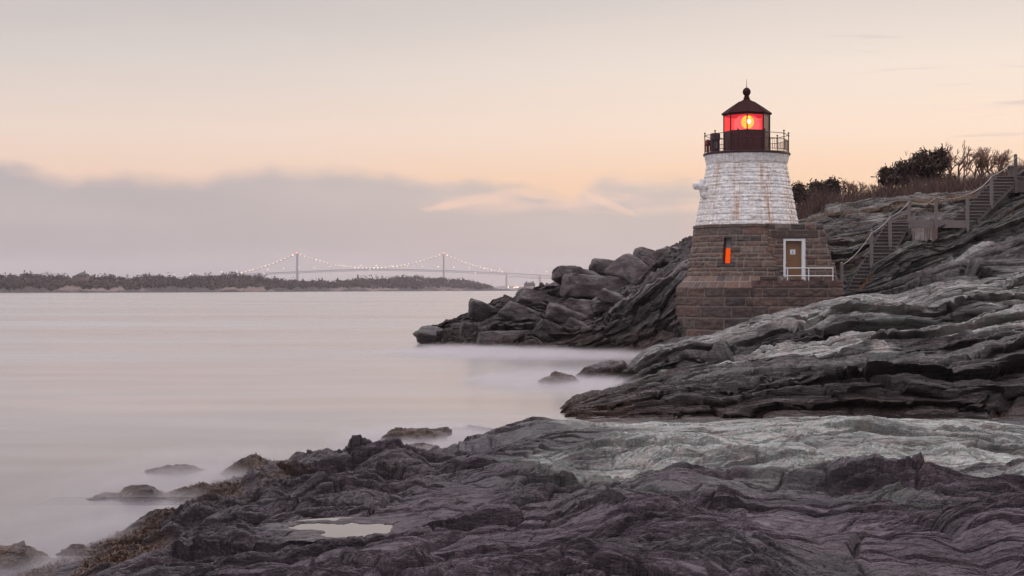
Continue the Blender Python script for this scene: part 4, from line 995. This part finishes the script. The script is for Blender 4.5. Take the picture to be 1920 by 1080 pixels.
# ------------------------------------------------------------------ vegetation
JUN = simple('juniper_foliage', (.050, .026, .017, 1), .8, 0, .6, 1.5)
BARK = simple('bark', (.085, .055, .045, 1), .85)
TWIG = simple('bare_twigs', (.21, .115, .085, 1), .85, 0, .3, 2)
BRUSH = simple('brush_stems', (.115, .066, .055, 1), .9, 0, .45, .7)
GRASS = simple('dry_grass', (.20, .115, .06, 1), .9, 0, .4, .8)
def leaf_quads(cent, size, rs, elong=1.6, up=.3):
    n = len(cent)
    d = rs.normal(size=(n, 3)); d[:, 2] += up; d /= np.linalg.norm(d, axis=1, keepdims=True)
    u = np.cross(d, rs.normal(size=(n, 3))); u /= np.linalg.norm(u, axis=1, keepdims=True)
    sz = (size*rs.uniform(.6, 1.4, n))[:, None]
    a = cent-d*sz*elong/2; b2 = cent+d*sz*elong/2
    v = np.stack([a-u*sz*.32, a+u*sz*.32, b2+u*sz*.12, b2-u*sz*.12], 1).reshape(-1, 3)
    return v, np.arange(n*4).reshape(n, 4)
def juniper(base, h, w, seed, label, lean=.15, dens=1.0):
    rs = np.random.RandomState(seed); rnd = random.Random(seed)
    root = empty('juniper_tree', base, label, 'tree', 'dark junipers on the hilltop')
    tk = MB(); top = Vector((lean*h, 0, h*.8))
    tk.tube([(0, 0, -.5), (lean*h*.3, .02, h*.35), tuple(top)], [.10, .075, .02], 6)
    cl = []
    for i in range(int(12*w)):
        f = rnd.uniform(.12, 1.0); a = rnd.uniform(0, 6.28)
        r = w*.5*(1.05-f*.75)*rnd.uniform(.45, 1.08)
        p0 = Vector((lean*h*f, 0, h*f*.72)); p1 = p0+Vector((math.cos(a)*r+lean*.6, math.sin(a)*r, h*.16*rnd.uniform(.2, 1.5)))
        tk.tube([tuple(p0), tuple(p0.lerp(p1, .5)+Vector((0, 0, -.04))), tuple(p1)], [.035, .022, .01], 4)
        for k in range(4): cl.append((p0.lerp(p1, .45+.2*k), .10+.10*rnd.random()*w**.3))
    tk.build('trunk', BARK, root)
    cc = []
    for p, s in cl:
        n = int(17*dens); cc.append(np.array(p)+rs.normal(size=(n, 3))*s*np.array([1.1, 1.1, .75]))
    v, f = leaf_quads(np.concatenate(cc), .13, rs, 2.2, .9)
    link('crown', np_mesh('crown', v, f), JUN, root, False)
    return root
def bare_tree(base, h, seed, label, group, spread=.55, name='bare_shrub', n0=5, depth=5):
    rnd = random.Random(seed); root = empty(name, base, label, 'shrub', group)
    tk = MB(); tw = MB()
    def grow(p, d, l, r, k):
        q = p+d*l; m2 = p+d*l*.5+Vector((rnd.uniform(-1, 1), rnd.uniform(-1, 1), rnd.uniform(-.3, .6)))*l*.10
        (tk if k >= depth-1 else tw).tube([p, m2, q], [r, r*.85, r*.66], 4 if k > 2 else 3, False)
        if k <= 0: return
        for i in range(rnd.choice((2, 3, 3)) if k > 1 else 3):
            e = Vector((rnd.gauss(0, 1), rnd.gauss(0, 1), rnd.gauss(0, .8))).normalized()
            nd = (d+e*spread+Vector((0, 0, .16))).normalized(); grow(p.lerp(q, rnd.uniform(.6, 1)), nd, l*rnd.uniform(.62, .84), r*.70, k-1)
    for i in range(n0):
        a = rnd.uniform(0, 6.28); d = Vector((math.cos(a)*.5, math.sin(a)*.5, 1)).normalized()
        grow(Vector((math.cos(a)*.1, math.sin(a)*.1, -.3)), d, h*.30*rnd.uniform(.8, 1.1), .050*h/2.2, depth)
    tk.build('trunk', BARK, root); tw.build('branches', TWIG, root)
    return root
for i, (px, py, Y, h, w, lean, lab) in enumerate([
    (1497,386,95,1.35,1.2,.05,'small dark juniper closest to the white tower'),
    (1522,384,95.5,1.45,1.7,.22,'wind-bent juniper second from the white tower'),
    (1547,380,95.5,1.45,1.6,.25,'wind-bent juniper on the right of the clump by the tower'),
    (1672,352,95,1.2,1.5,-.12,'low spreading juniper on the left of the hilltop clump'),
    (1694,352,95,1.75,1.8,.02,'middle-height juniper in the hilltop clump, second from its left'),
    (1719,346,95.5,2.1,1.7,.06,'pointed juniper with a spire top in the hilltop clump'),
    (1752,344,95,2.05,2.6,.05,'broadest and densest dark juniper, right of the hilltop clump')]):
    juniper(at(px, py, Y), h*1.08, w, 600+i, lab, lean, 1.25)
for i, (px, py, Y, h, lab) in enumerate([
    (1600,370,96,1.5,'thin bare shrub alone on the skyline right of the juniper clump by the tower'),
    (1646,362,96,1.0,'low bare shrub just left of the hilltop junipers'),
    (1757,330,99,1.6,'bare shrub rising behind the broadest juniper'),
    (1796,338,96,2.3,'tallest bare shrub, immediately right of the broadest juniper'),
    (1830,334,97,2.0,'bare shrub with forked limbs between two others on the skyline'),
    (1868,330,96,1.9,'bare shrub next to the viewing deck')]):
    bare_tree(at(px, py+6, Y), h*1.5, 700+i, lab, 'bare shrubs on the skyline', .66, n0=4)
# brush: uncountable stems along the hilltop
def brush(name, pts, n, hmin, hmax, mat, label, seed, wid=.035, jitter=.5):
    rs = np.random.RandomState(seed)
    px = np.array([p[0] for p in pts], float); x = rs.uniform(px[0], px[-1], n)
    py = np.interp(x, px, [p[1] for p in pts]); Y = np.interp(x, px, [p[2] for p in pts])+rs.normal(size=n)*jitter
    hh = np.interp(x, px, [p[3] for p in pts])*rs.uniform(hmin, hmax, n)*(1+.35*perlin(x/14, Y*.4, seed))
    kp = (perlin(x/16, Y*.5, seed+5)+perlin(x/5, Y, seed+6)*.5 > -.22) | (rs.uniform(size=n) < .25)
    x, py, Y, hh = x[kp], py[kp], Y[kp], hh[kp]; n = len(x)
    b0 = np.stack([(x-960)/F*Y, Y, ZC-(py-540)/F*Y-.25], 1)
    d = rs.normal(size=(n, 3))*np.array([.35, .35, .0])+np.array([.06, 0, 1]); d /= np.linalg.norm(d, axis=1, keepdims=True)
    mid = b0+d*(hh*.55)[:, None]; tip = b0+d*hh[:, None]+rs.normal(size=(n, 3))*np.array([.12, .12, .05])*hh[:, None]
    u = np.cross(d, rs.normal(size=(n, 3))); u /= np.linalg.norm(u, axis=1, keepdims=True); u *= wid*.5
    v = np.stack([b0-u, b0+u, mid+u*.7, mid-u*.7, tip+u*.2, tip-u*.2], 1).reshape(-1, 3)
    i = np.arange(n)[:, None]*6; f = np.concatenate([i+np.array([[0, 1, 2, 3]]), i+np.array([[3, 2, 4, 5]])])
    o = link(name, np_mesh(name, v, f), mat, None, False)
    return tag(o, label, 'brush', None, 'stuff')
brush('brush', [(1470,424,96,1.3),(1500,412,95,1.5),(1545,395,95,1.4),(1600,386,95,1.05),(1640,380,95,1.1),(1700,370,94.5,1.15),(1760,360,94,1.1),(1800,357,94,1.0),(1860,350,93,.95),(1900,336,92,1.0),(2200,300,92,1.3)], 34000, .25, 1.35, BRUSH, 'tangled brown brush along the top of the rocky hill', 81, .032, 1.2)
brush('dry_grass', [(1480,428,90.5,.35),(1545,398,91,.3),(1640,388,90,.3),(1700,378,89,.5),(1760,372,88,.5),(1830,364,88,.55),(1890,350,88,.5),(2200,310,88,.5)], 6000, .3, 1.0, GRASS, 'short dry reddish grass under the brush on the hill', 82, .02, 1.)
brush('dry_grass', [(1840,430,80.6,.3),(1880,400,80.8,.45),(1920,385,81.5,.5),(2200,330,84,.5)], 5000, .3, 1., simple('dark_grass', (.085, .05, .04, 1), .9), 'dark brown grass on the bank below the viewing deck', 83, .03, .8)
brush('dry_grass', [(1606,545,74.1,.4),(1625,522,74.6,.4),(1640,508,75,.2)], 500, .3, 1., GRASS, 'pale dry weeds beside the lowest wooden steps', 84, .02, .3)
# seaweed tufts on the left shore rocks
def seaweed():
    rs = np.random.RandomState(5); w = aA['weed']*(PA[..., 2] > -.05)
    idx = np.argwhere((w > .55) & (PA[..., 1] > 10) & (PA[..., 1] < 36)); idx = idx[rs.choice(len(idx), min(20000, len(idx)), replace=False)]
    p = PA[idx[:, 0], idx[:, 1]]; n = len(p); p = p+np.array([0, 0, .01])
    v, f = leaf_quads(p, .020, rs, 3.0, -.2)
    o = link('seaweed', np_mesh('seaweed', v, f), simple('seaweed_blades', (.068, .026, .010, 1), .5, 0, .6, 3), None, False)
    tag(o, 'orange brown seaweed clinging to the low shore rocks', 'seaweed', None, 'stuff')
seaweed()

# ------------------------------------------------------------------ far island
ISL = simple('island_scrub', (.070, .040, .035, 1), .9, 0, .55, .018)
m_, t, b = new_mat('island_ground')
pos = N(t, 'ShaderNodeNewGeometry').outputs['Position']
nzv = NOISE(t, MAP(t, pos, (.03, .03, .12)), 1., 6, .65)
sep = N(t, 'ShaderNodeSeparateXYZ'); t.links.new(pos, sep.inputs[0])
hz = M(t, 'ADD', sep.outputs[2], M(t, 'MULTIPLY', M(t, 'SUBTRACT', nzv, .5), 12.))
c = RAMP(t, MR(t, hz, -1, 11, 0, 1, False), [(.0, (.03, .022, .024, 1)), (.12, (.035, .028, .028, 1)), (.2, (.17, .115, .10, 1)), (.5, (.17, .115, .095, 1)), (.62, (.05, .036, .036, 1)), (1, (.05, .036, .036, 1))])
c = MIX(t, MR(t, NOISE(t, MAP(t, pos, (.008, .008, .02)), 1., 3), .50, .58), (.050, .035, .034, 1), c)
t.links.new(c, b.inputs['Base Color']); b.inputs['Roughness'].default_value = .95
sky_pts = [(-500,512),(-200,514),(0,513),(60,513),(120,515),(140,521),(170,521),(190,516),(215,515),(240,523),(255,516),(290,514),(320,517),(345,521),(360,515),(400,514),(430,513),(480,513),(500,519),(520,523),(560,526),(600,527),(640,527),(660,522),(690,518),(720,519),(750,516),(780,515),(800,519),(840,520),(870,522),(890,527),(915,535),(930,541.5),(965,543)]
def shoreY(px): return np.interp(px, [-500, 0, 400, 700, 930, 965], [950, 1030, 1160, 1500, 1780, 1800])
def island():
    cols = np.arange(-480, 966, 1.6); v = np.linspace(0, 1, 44)
    PX, VV = np.meshgrid(cols, v)
    Y0 = shoreY(PX); tp = np.interp(PX, [p[0] for p in sky_pts], [p[1] for p in sky_pts])
    Y = Y0+VV*150-6
    ztop = ZC-(tp-540)/F*(Y0+90)
    veg = np.clip((ztop-4)*.5, 0, 6.0)          # crowns stand on top of the ground
    zt = np.maximum(ztop-veg, .1)
    cliff = np.clip(3.2+2.6*perlin(PX/38, 0*PX, 3)+1.5*perlin(PX/11, 0*PX, 4), .6, 8)
    prof = np.minimum(sstep(.0, .10, VV)*cliff, zt)+np.maximum(zt-np.minimum(cliff, zt), 0)*sstep(.12, .6, VV)
    z = prof*sstep(1.0, .82, VV)-.3+fbm(PX/9, VV*14, 7, 4)*.7*sstep(.02, .1, VV)
    z = np.where(VV < .02, -1, z)
    P = np.stack([(PX-960)/F*Y, Y, z], -1)
    tag(link('island', np_mesh('island', P.reshape(-1, 3), grid_faces(*PX.shape)), m_), 'long low wooded island across the bay', 'island', None, 'structure')
    rs = np.random.RandomState(3); cc = []; sizes = []
    n = 4200; px = rs.uniform(-480, 925, n); vv = rs.uniform(.10, .68, n)
    Y0 = shoreY(px); Yt = Y0+vv*150-6
    ci = np.clip(((px+480)/1.6).astype(int), 0, len(cols)-1); vi = np.clip((vv*43).astype(int), 0, 43)
    zg = P[vi, ci, 2]; tp = np.interp(px, [p[0] for p in sky_pts], [p[1] for p in sky_pts]); lim = ZC-(tp-540)/F*Yt+2.0*perlin(px/15, vv*2, 21)+1.6*perlin(px/5, vv*3, 22)
    dens = perlin(px/30, vv*4, 9)
    for i in range(n):
        H = min(lim[i]-zg[i], rs.uniform(3.5, 7.5)*(1+.5*dens[i]))*rs.choice([.7, .9, 1.05, 1.3], p=[.3, .4, .22, .08])
        if H < 1.2 or (dens[i] < -.35 and vv[i] < .3): continue
        k = 22; q = rs.normal(size=(k, 3)); q /= np.linalg.norm(q, axis=1, keepdims=True); q *= rs.uniform(.3, 1, k)[:, None]
        w = H*rs.uniform(.35, .65)
        cc.append(np.array([(px[i]-960)/F*Yt[i], Yt[i], zg[i]+H*.55])+q*np.array([w, w, H*.5]))
    v_, f_ = leaf_quads(np.concatenate(cc), 1.35, rs, 1.0, .2)
    tag(link('woods', np_mesh('woods', v_, f_), ISL, None, False), 'dull brown bare woods covering the far island', 'woods', None, 'stuff')
island()
CON = simple('conifer', (.03, .026, .026, 1), .9)
for i, (px, py, hpx) in enumerate([(568,529,6),(598,530,8),(604,530,9),(633,530,9),(671,525,10)]):
    Y = float(shoreY(px))+80; k = Y/F
    rt = empty('conifer_tree', at(px, py+3, Y), ['small dark conifer on the island just right of the left bridge tower','dark conifer of the close pair, left one, on the island ridge','dark conifer of the close pair, right one, on the island ridge','lone dark conifer on the flat part of the island ridge','tallest dark conifer on the island skyline under the bridge span'][i], 'tree', 'conifers on the island')
    H = (hpx+3)*k
    MB().tube([(0, 0, -2), (0, 0, H*.9)], [.35, .1], 6).build('trunk', BARK, rt)
    rs = np.random.RandomState(i); n = 160; f = rs.uniform(.1, 1, n); a = rs.uniform(0, 6.28, n); r = (1.03-f)*H*.32*rs.uniform(.3, 1, n)
    v_, f_ = leaf_quads(np.stack([np.cos(a)*r, np.sin(a)*r, f*H], 1), .8, rs, 1.4, -.2)
    link('crown', np_mesh('crown', v_, f_), CON, rt, False)
HW = simple('house_wall', (.20, .13, .11, 1), .8); HR = simple('house_roof', (.055, .045, .05, 1), .7); HWIN = simple('house_window', (.05, .05, .06, 1), .3)
def hip_roof(mb, x0, x1, y0, y1, z, h, ov=.6):
    x0 -= ov; x1 += ov; y0 -= ov; y1 += ov; r = min((x1-x0), (y1-y0))*.45; ym = (y0+y1)/2
    return mb.add([(x0,y0,z),(x1,y0,z),(x1,y1,z),(x0,y1,z),(x0+r,ym,z+h),(x1-r,ym,z+h)], [(0,1,5,4),(1,2,5),(2,3,4,5),(3,0,4),(3,2,1,0)])
def house(px, py, Y, w, d, h, rh, label, cat='house', name='house', wall=HW, lit=False, chim=True, wings=True):
    rt = empty(name, at(px, py, Y), label, cat)
    wl_ = MB().box((-w/2, 0, -3), (w/2, d, h))
    if wings: wl_.box((-w*.95, 1, -3), (-w/2, d-1, h*.55))
    wl_.build('wall', wall, rt)
    rf = MB(); hip_roof(rf, -w/2, w/2, 0, d, h, rh)
    if wings: hip_roof(rf, -w*.95, -w/2, 1, d-1, h*.55, rh*.6)
    rf = rf.build('roof', HR, rt)
    if chim: MB().box((w*.12, d*.4, h), (w*.12+.9, d*.4+.9, h+rh+1.2)).build('chimney', wall, rf)
    for i in range(3):
        x = -w/2+w*(i+.5)/3
        for zz in (.35, 2.9):
            if zz+1.2 < h: MB().box((x-.5, -.06, zz+.3), (x+.5, .02, zz+1.7)).build('window', HWIN, rt)
    return rt
house(153, 522.5, 1110, 7.5, 7, 2.9, 2.0, 'dark roofed house with pinkish gable on the left of the island')
house(827, 532, 1790, 10.5, 9, 7.0, .9, 'square stone ruin standing among trees near the right bridge tower', 'ruin', 'stone_ruin', simple('ruin_stone', (.16, .14, .145, 1), .9), False, False, False)
house(724, 545.5, 1580, 3.5, 3, 1.6, .8, 'tiny pale boathouse at the island waterline', 'house', 'boathouse', simple('pale_wall', (.5, .48, .48, 1), .8), False, False, False)
# house on its own islet
def islet():
    cx, Y = 993, 1830.; k = Y/F
    xs = np.linspace(-30, 30, 80); ys = np.linspace(-16, 16, 40); XX, YY = np.meshgrid(xs, ys)
    r = np.sqrt((XX/20)**2+(YY/13)**2)
    z = 5.2*np.clip(1.15-r**1.6, -.3, 1)+fbm(XX/6, YY/5, 4, 4)*1.1-.2
    c = at(cx, 545, Y)
    P = np.stack([XX+c.x, YY+Y, z], -1)
    tag(link('islet', np_mesh('islet', P.reshape(-1, 3), grid_faces(*XX.shape)), simple('islet_rock', (.17, .125, .115, 1), .9, 0, .3, .15)), 'small bare rock islet carrying a house', 'islet', None, 'structure')
islet()
hh = house(993, 538.3, 1830, 13.5, 11, 4.6, 1.2, 'big shingled house alone on the rock islet under the bridge', 'house', 'house_on_rock', simple('shingle', (.13, .095, .10, 1), .9), True, True, False)
for i in range(2): MB().box((-4.8+8.2*i, 3, 5.2), (-3.0+8.2*i, 5, 7.0)).build('dormer', HR, hh)
# ------------------------------------------------------------------ suspension bridge
STEEL = simple('bridge_steel', (.17, .165, .175, 1), .7); CABLE = simple('bridge_cable', (.2, .19, .2, 1), .7)
BL = emit('bridge_lamp', (1, .70, .42, 1), 6.); RL = emit('beacon_red', (1, .12, .06, 1), 10.)
YB = 4880.; kb = YB/F
bx = lambda px: (px-557)*kb
bz = lambda py: zof(py, YB)
bridge = empty('suspension_bridge', (at(557, 540, YB).x, YB, 0), 'long suspension bridge with lit cables spanning the bay', 'bridge')
deck_pts = [(100,527.5),(250,525),(340,520.5),(430,515.3),(500,511.8),(557,509.3),(625,506.2),(694,504.6),(760,505),(832,506.9),(890,509.4),(948,512.2),(1000,515),(1060,518.5),(1200,526)]
dpy = lambda px: np.interp(px, [p[0] for p in deck_pts], [p[1] for p in deck_pts])
dk = MB(); xs = np.arange(100, 1200, 4.)
for a, b2 in zip(xs[:-1], xs[1:]):
    za, zb = bz(dpy(a)), bz(dpy(b2))
    dk.bar((bx(a), 0, za), (bx(b2), 0, zb), 20, 1.6)
dk.build('deck', STEEL, bridge)
ts = MB()
for side_ in (-9, 9):
    xs = np.arange(320, 1200, 3.2)
    for i, (a, b2) in enumerate(zip(xs[:-1], xs[1:])):
        za, zb = bz(dpy(a)), bz(dpy(b2)); dp = 5. if a < 948 else 9.5+3*abs(((a-948) % 52)/26-1)
        ts.bar((bx(a), side_, za-dp), (bx(b2), side_, zb-dp), .9, 1.1)
        ts.bar((bx(a), side_, za-(dp if i % 2 else 0)), (bx(b2), side_, zb-(0 if i % 2 else dp)), .6, .7)
ts.build('truss', STEEL, bridge)
for px, top in ((557.3, 475.3), (831.8, 476)):
    tw_ = MB(); x = bx(px)
    for s_ in (-10, 10):
        tw_.add([(x-2.9, s_*1.25-2.5, -3), (x+2.9, s_*1.25-2.5, -3), (x+2.9, s_*1.25+2.5, -3), (x-2.9, s_*1.25+2.5, -3), (x-1.9, s_-2, bz(top)), (x+1.9, s_-2, bz(top)), (x+1.9, s_+2, bz(top)), (x-1.9, s_+2, bz(top))],
                [(3,2,1,0),(4,5,6,7),(0,1,5,4),(1,2,6,5),(2,3,7,6),(3,0,4,7)])
    for zz in (bz(top)-3, bz(512)): tw_.bar((x, -11, zz), (x, 11, zz), 3.5, 5)
    two = tw_.build('tower', STEEL, bridge)
    MB().lathe([(0, -1.3), (1.2, -.7), (1.5, 0), (1.2, .7), (0, 1.3)], 8, c=(x, -10, bz(top)+1.6)).build('beacon', RL, two)
cabs = [(432,516,557.3,475.3,None),(557.3,475.3,831.8,476,503.2),(831.8,476,949,511.4,None)]
def cable_py(i, f):
    x0, y0, x1, y1, mid = cabs[i]
    base = y0+(y1-y0)*f
    sag = (mid-(y0+y1)/2) if mid else 5.2
    return x0+(x1-x0)*f, base+sag*4*f*(1-f)
cb = MB(); sus = MB(); lamps = []
for i in range(3):
    n = 44 if i == 1 else 24
    pts = [cable_py(i, f) for f in np.linspace(0, 1, n)]
    for s_ in (-9.5, 9.5):
        cb.tube([(bx(p[0]), s_, bz(p[1])) for p in pts], .55, 5)
        for p in pts[1:-1]:
            if bz(p[1])-bz(dpy(p[0])) > 2: sus.bar((bx(p[0]), s_, bz(p[1])), (bx(p[0]), s_, bz(dpy(p[0]))), .22, .22)
    m = 37 if i == 1 else 16
    for f in np.linspace(0, 1, m+2)[1:-1]: lamps.append(cable_py(i, f))
cbo = cb.build('cable', CABLE, bridge)
suo = sus.build('suspender', CABLE, bridge); 
lm0 = None
def lamp_at(px, py, par, r=1.1):
    global lm0
    if lm0 is None:
        lm0 = MB().lathe([(0, -r), (r*.75, -r*.7), (r, 0), (r*.75, r*.7), (0, r)], 8).build('lamp', BL, par); o = lm0
    else:
        o = lm0.copy(); COL.objects.link(o); o.parent = par
    o.location = (bx(px), -10.2, bz(py)+1.); k_ = .72+.5*((px*7.31) % 1); o.scale = (k_, k_, k_); return o
for p in lamps: lamp_at(p[0], p[1], bridge)
for px in list(np.arange(300, 1050, 29.)): lamp_at(px, float(dpy(px))-6.2, bridge).scale = (.8, .8, .8)
lamp_at(694, 506.5, bridge); lamp_at(496, 513.5, bridge); lamp_at(891, 512.5, bridge)
for px in (949.5, 1012, 1075):
    x = bx(px); p = MB()
    p.add([(x-4.2, -12, -3), (x+4.2, -12, -3), (x+4.2, 12, -3), (x-4.2, 12, -3), (x-2.2, -9, bz(float(dpy(px))+1)), (x+2.2, -9, bz(float(dpy(px))+1)), (x+2.2, 9, bz(float(dpy(px))+1)), (x-2.2, 9, bz(float(dpy(px))+1))],
          [(3,2,1,0),(4,5,6,7),(0,1,5,4),(1,2,6,5),(2,3,7,6),(3,0,4,7)])
    p.build('pier', simple('pier_concrete', (.34, .24, .23, 1), .8), bridge)
# far shore behind the bridge
fx = np.arange(-600, 2600, 8.); fb = MB(); v_ = []; 
Yf = 6400.
z_ = np.clip(9+7*perlin(fx/70, 0*fx, 2)+3*perlin(fx/18, 0*fx, 3), 2, 30)
P = np.stack([np.stack([(fx-960)/F*(Yf+o), np.full_like(fx, Yf+o), z_*k-1], -1) for o, k in ((-60, 0.), (0, .6), (80, 1.), (300, .9), (500, 0))])
tag(link('far_shore', np_mesh('far_shore', P.reshape(-1, 3), grid_faces(5, len(fx))), ISL), 'faint low shore on the horizon behind the bridge', 'shore', None, 'structure')
for i, (px, py, lab) in enumerate([(953,538,'warm shore light at the foot of the bridge pier'),(964,538.8,'leftmost of the three close shore lights by the islet'),(967.5,538.3,'middle of the three close shore lights by the islet'),(971,538.2,'rightmost of the three close shore lights by the islet')]):
    rt = empty('shore_lamp', at(px, 541.5, 6280), lab, 'lamp', 'lights on the far shore')
    H = (541.5-py)*6280/F
    MB().tube([(0, 0, -2), (0, 0, H)], .3, 5).build('pole', STEEL, rt)
    MB().lathe([(0, -2.), (1.5, -1.3), (1.9, 0), (1.5, 1.3), (0, 2.)], 8, c=(0, -.5, H)).build('bulb', emit('shore_bulb', (1, .62, .36, 1), 7.), rt)

# ------------------------------------------------------------------ surf mist and haze
def mist(px, py, w, dlen, hgt, dens, label, rz=0.):
    Y = ZC*F/(py-540); k = Y/F; c = at(px, py, Y)
    hx, hy = w*k/2, dlen/2
    m, t, b = new_mat('surf_mist'); t.nodes.remove(b)
    g = N(t, 'ShaderNodeTexCoord').outputs['Object']
    s_ = N(t, 'ShaderNodeSeparateXYZ'); t.links.new(g, s_.inputs[0])
    r2 = M(t, 'ADD', M(t, 'POWER', M(t, 'DIVIDE', s_.outputs[0], hx), 2.), M(t, 'POWER', M(t, 'DIVIDE', s_.outputs[1], hy), 2.))
    fall = M(t, 'POWER', M(t, 'SUBTRACT', 1., r2, clamp=True), 1.2)
    zf = MR(t, s_.outputs[2], 0., hgt, 1., 0.); zf = M(t, 'POWER', zf, 2.2)
    nn = NOISE(t, MAP(t, g, (.7, .5, 2.)), 1.1, 3, .5)
    d = M(t, 'MULTIPLY', M(t, 'MULTIPLY', fall, zf), M(t, 'MULTIPLY', MR(t, nn, .25, .75, .35, 1.4), dens))
    v = N(t, 'ShaderNodeVolumePrincipled'); v.inputs['Color'].default_value = (.76, .72, .735, 1); t.links.new(d, v.inputs['Density']); v.inputs['Anisotropy'].default_value = .2
    t.links.new(v.outputs[0], t.nodes['Material Output'].inputs['Volume'])
    o = MB().box((-hx, -hy, .004), (hx, hy, hgt)).build('surf_mist', m)
    o.location = (c.x, Y, 0); o.rotation_euler.z = rz
    tag(o, label, 'mist', None, 'stuff')
mist(330, 925, 620, 15, .34, 1.05, 'white surf mist around the low weedy rocks on the left')
mist(150, 1035, 330, 5, .34, 1.3, 'white surf mist between the rocks at the bottom left corner')
mist(810, 832, 420, 9, .38, 2.4, 'white surf mist behind the middle of the rock shelf')
mist(1060, 715, 420, 13, .45, 1.4, 'pale surf mist in the cove at the tip of the slope')
mist(1010, 662, 640, 17, .55, 1.2, 'pale surf mist along the foot of the headland')
m, t, b = new_mat('haze'); t.nodes.remove(b)
v = N(t, 'ShaderNodeVolumePrincipled'); v.inputs['Color'].default_value = (.86, .82, .86, 1); v.inputs['Density'].default_value = 1.0e-4
t.links.new(v.outputs[0], t.nodes['Material Output'].inputs['Volume'])
tag(MB().box((-6000, -60, -3), (6000, 7400, 128)).build('haze', m), 'thin mauve evening haze over the bay', 'haze', None, 'stuff')
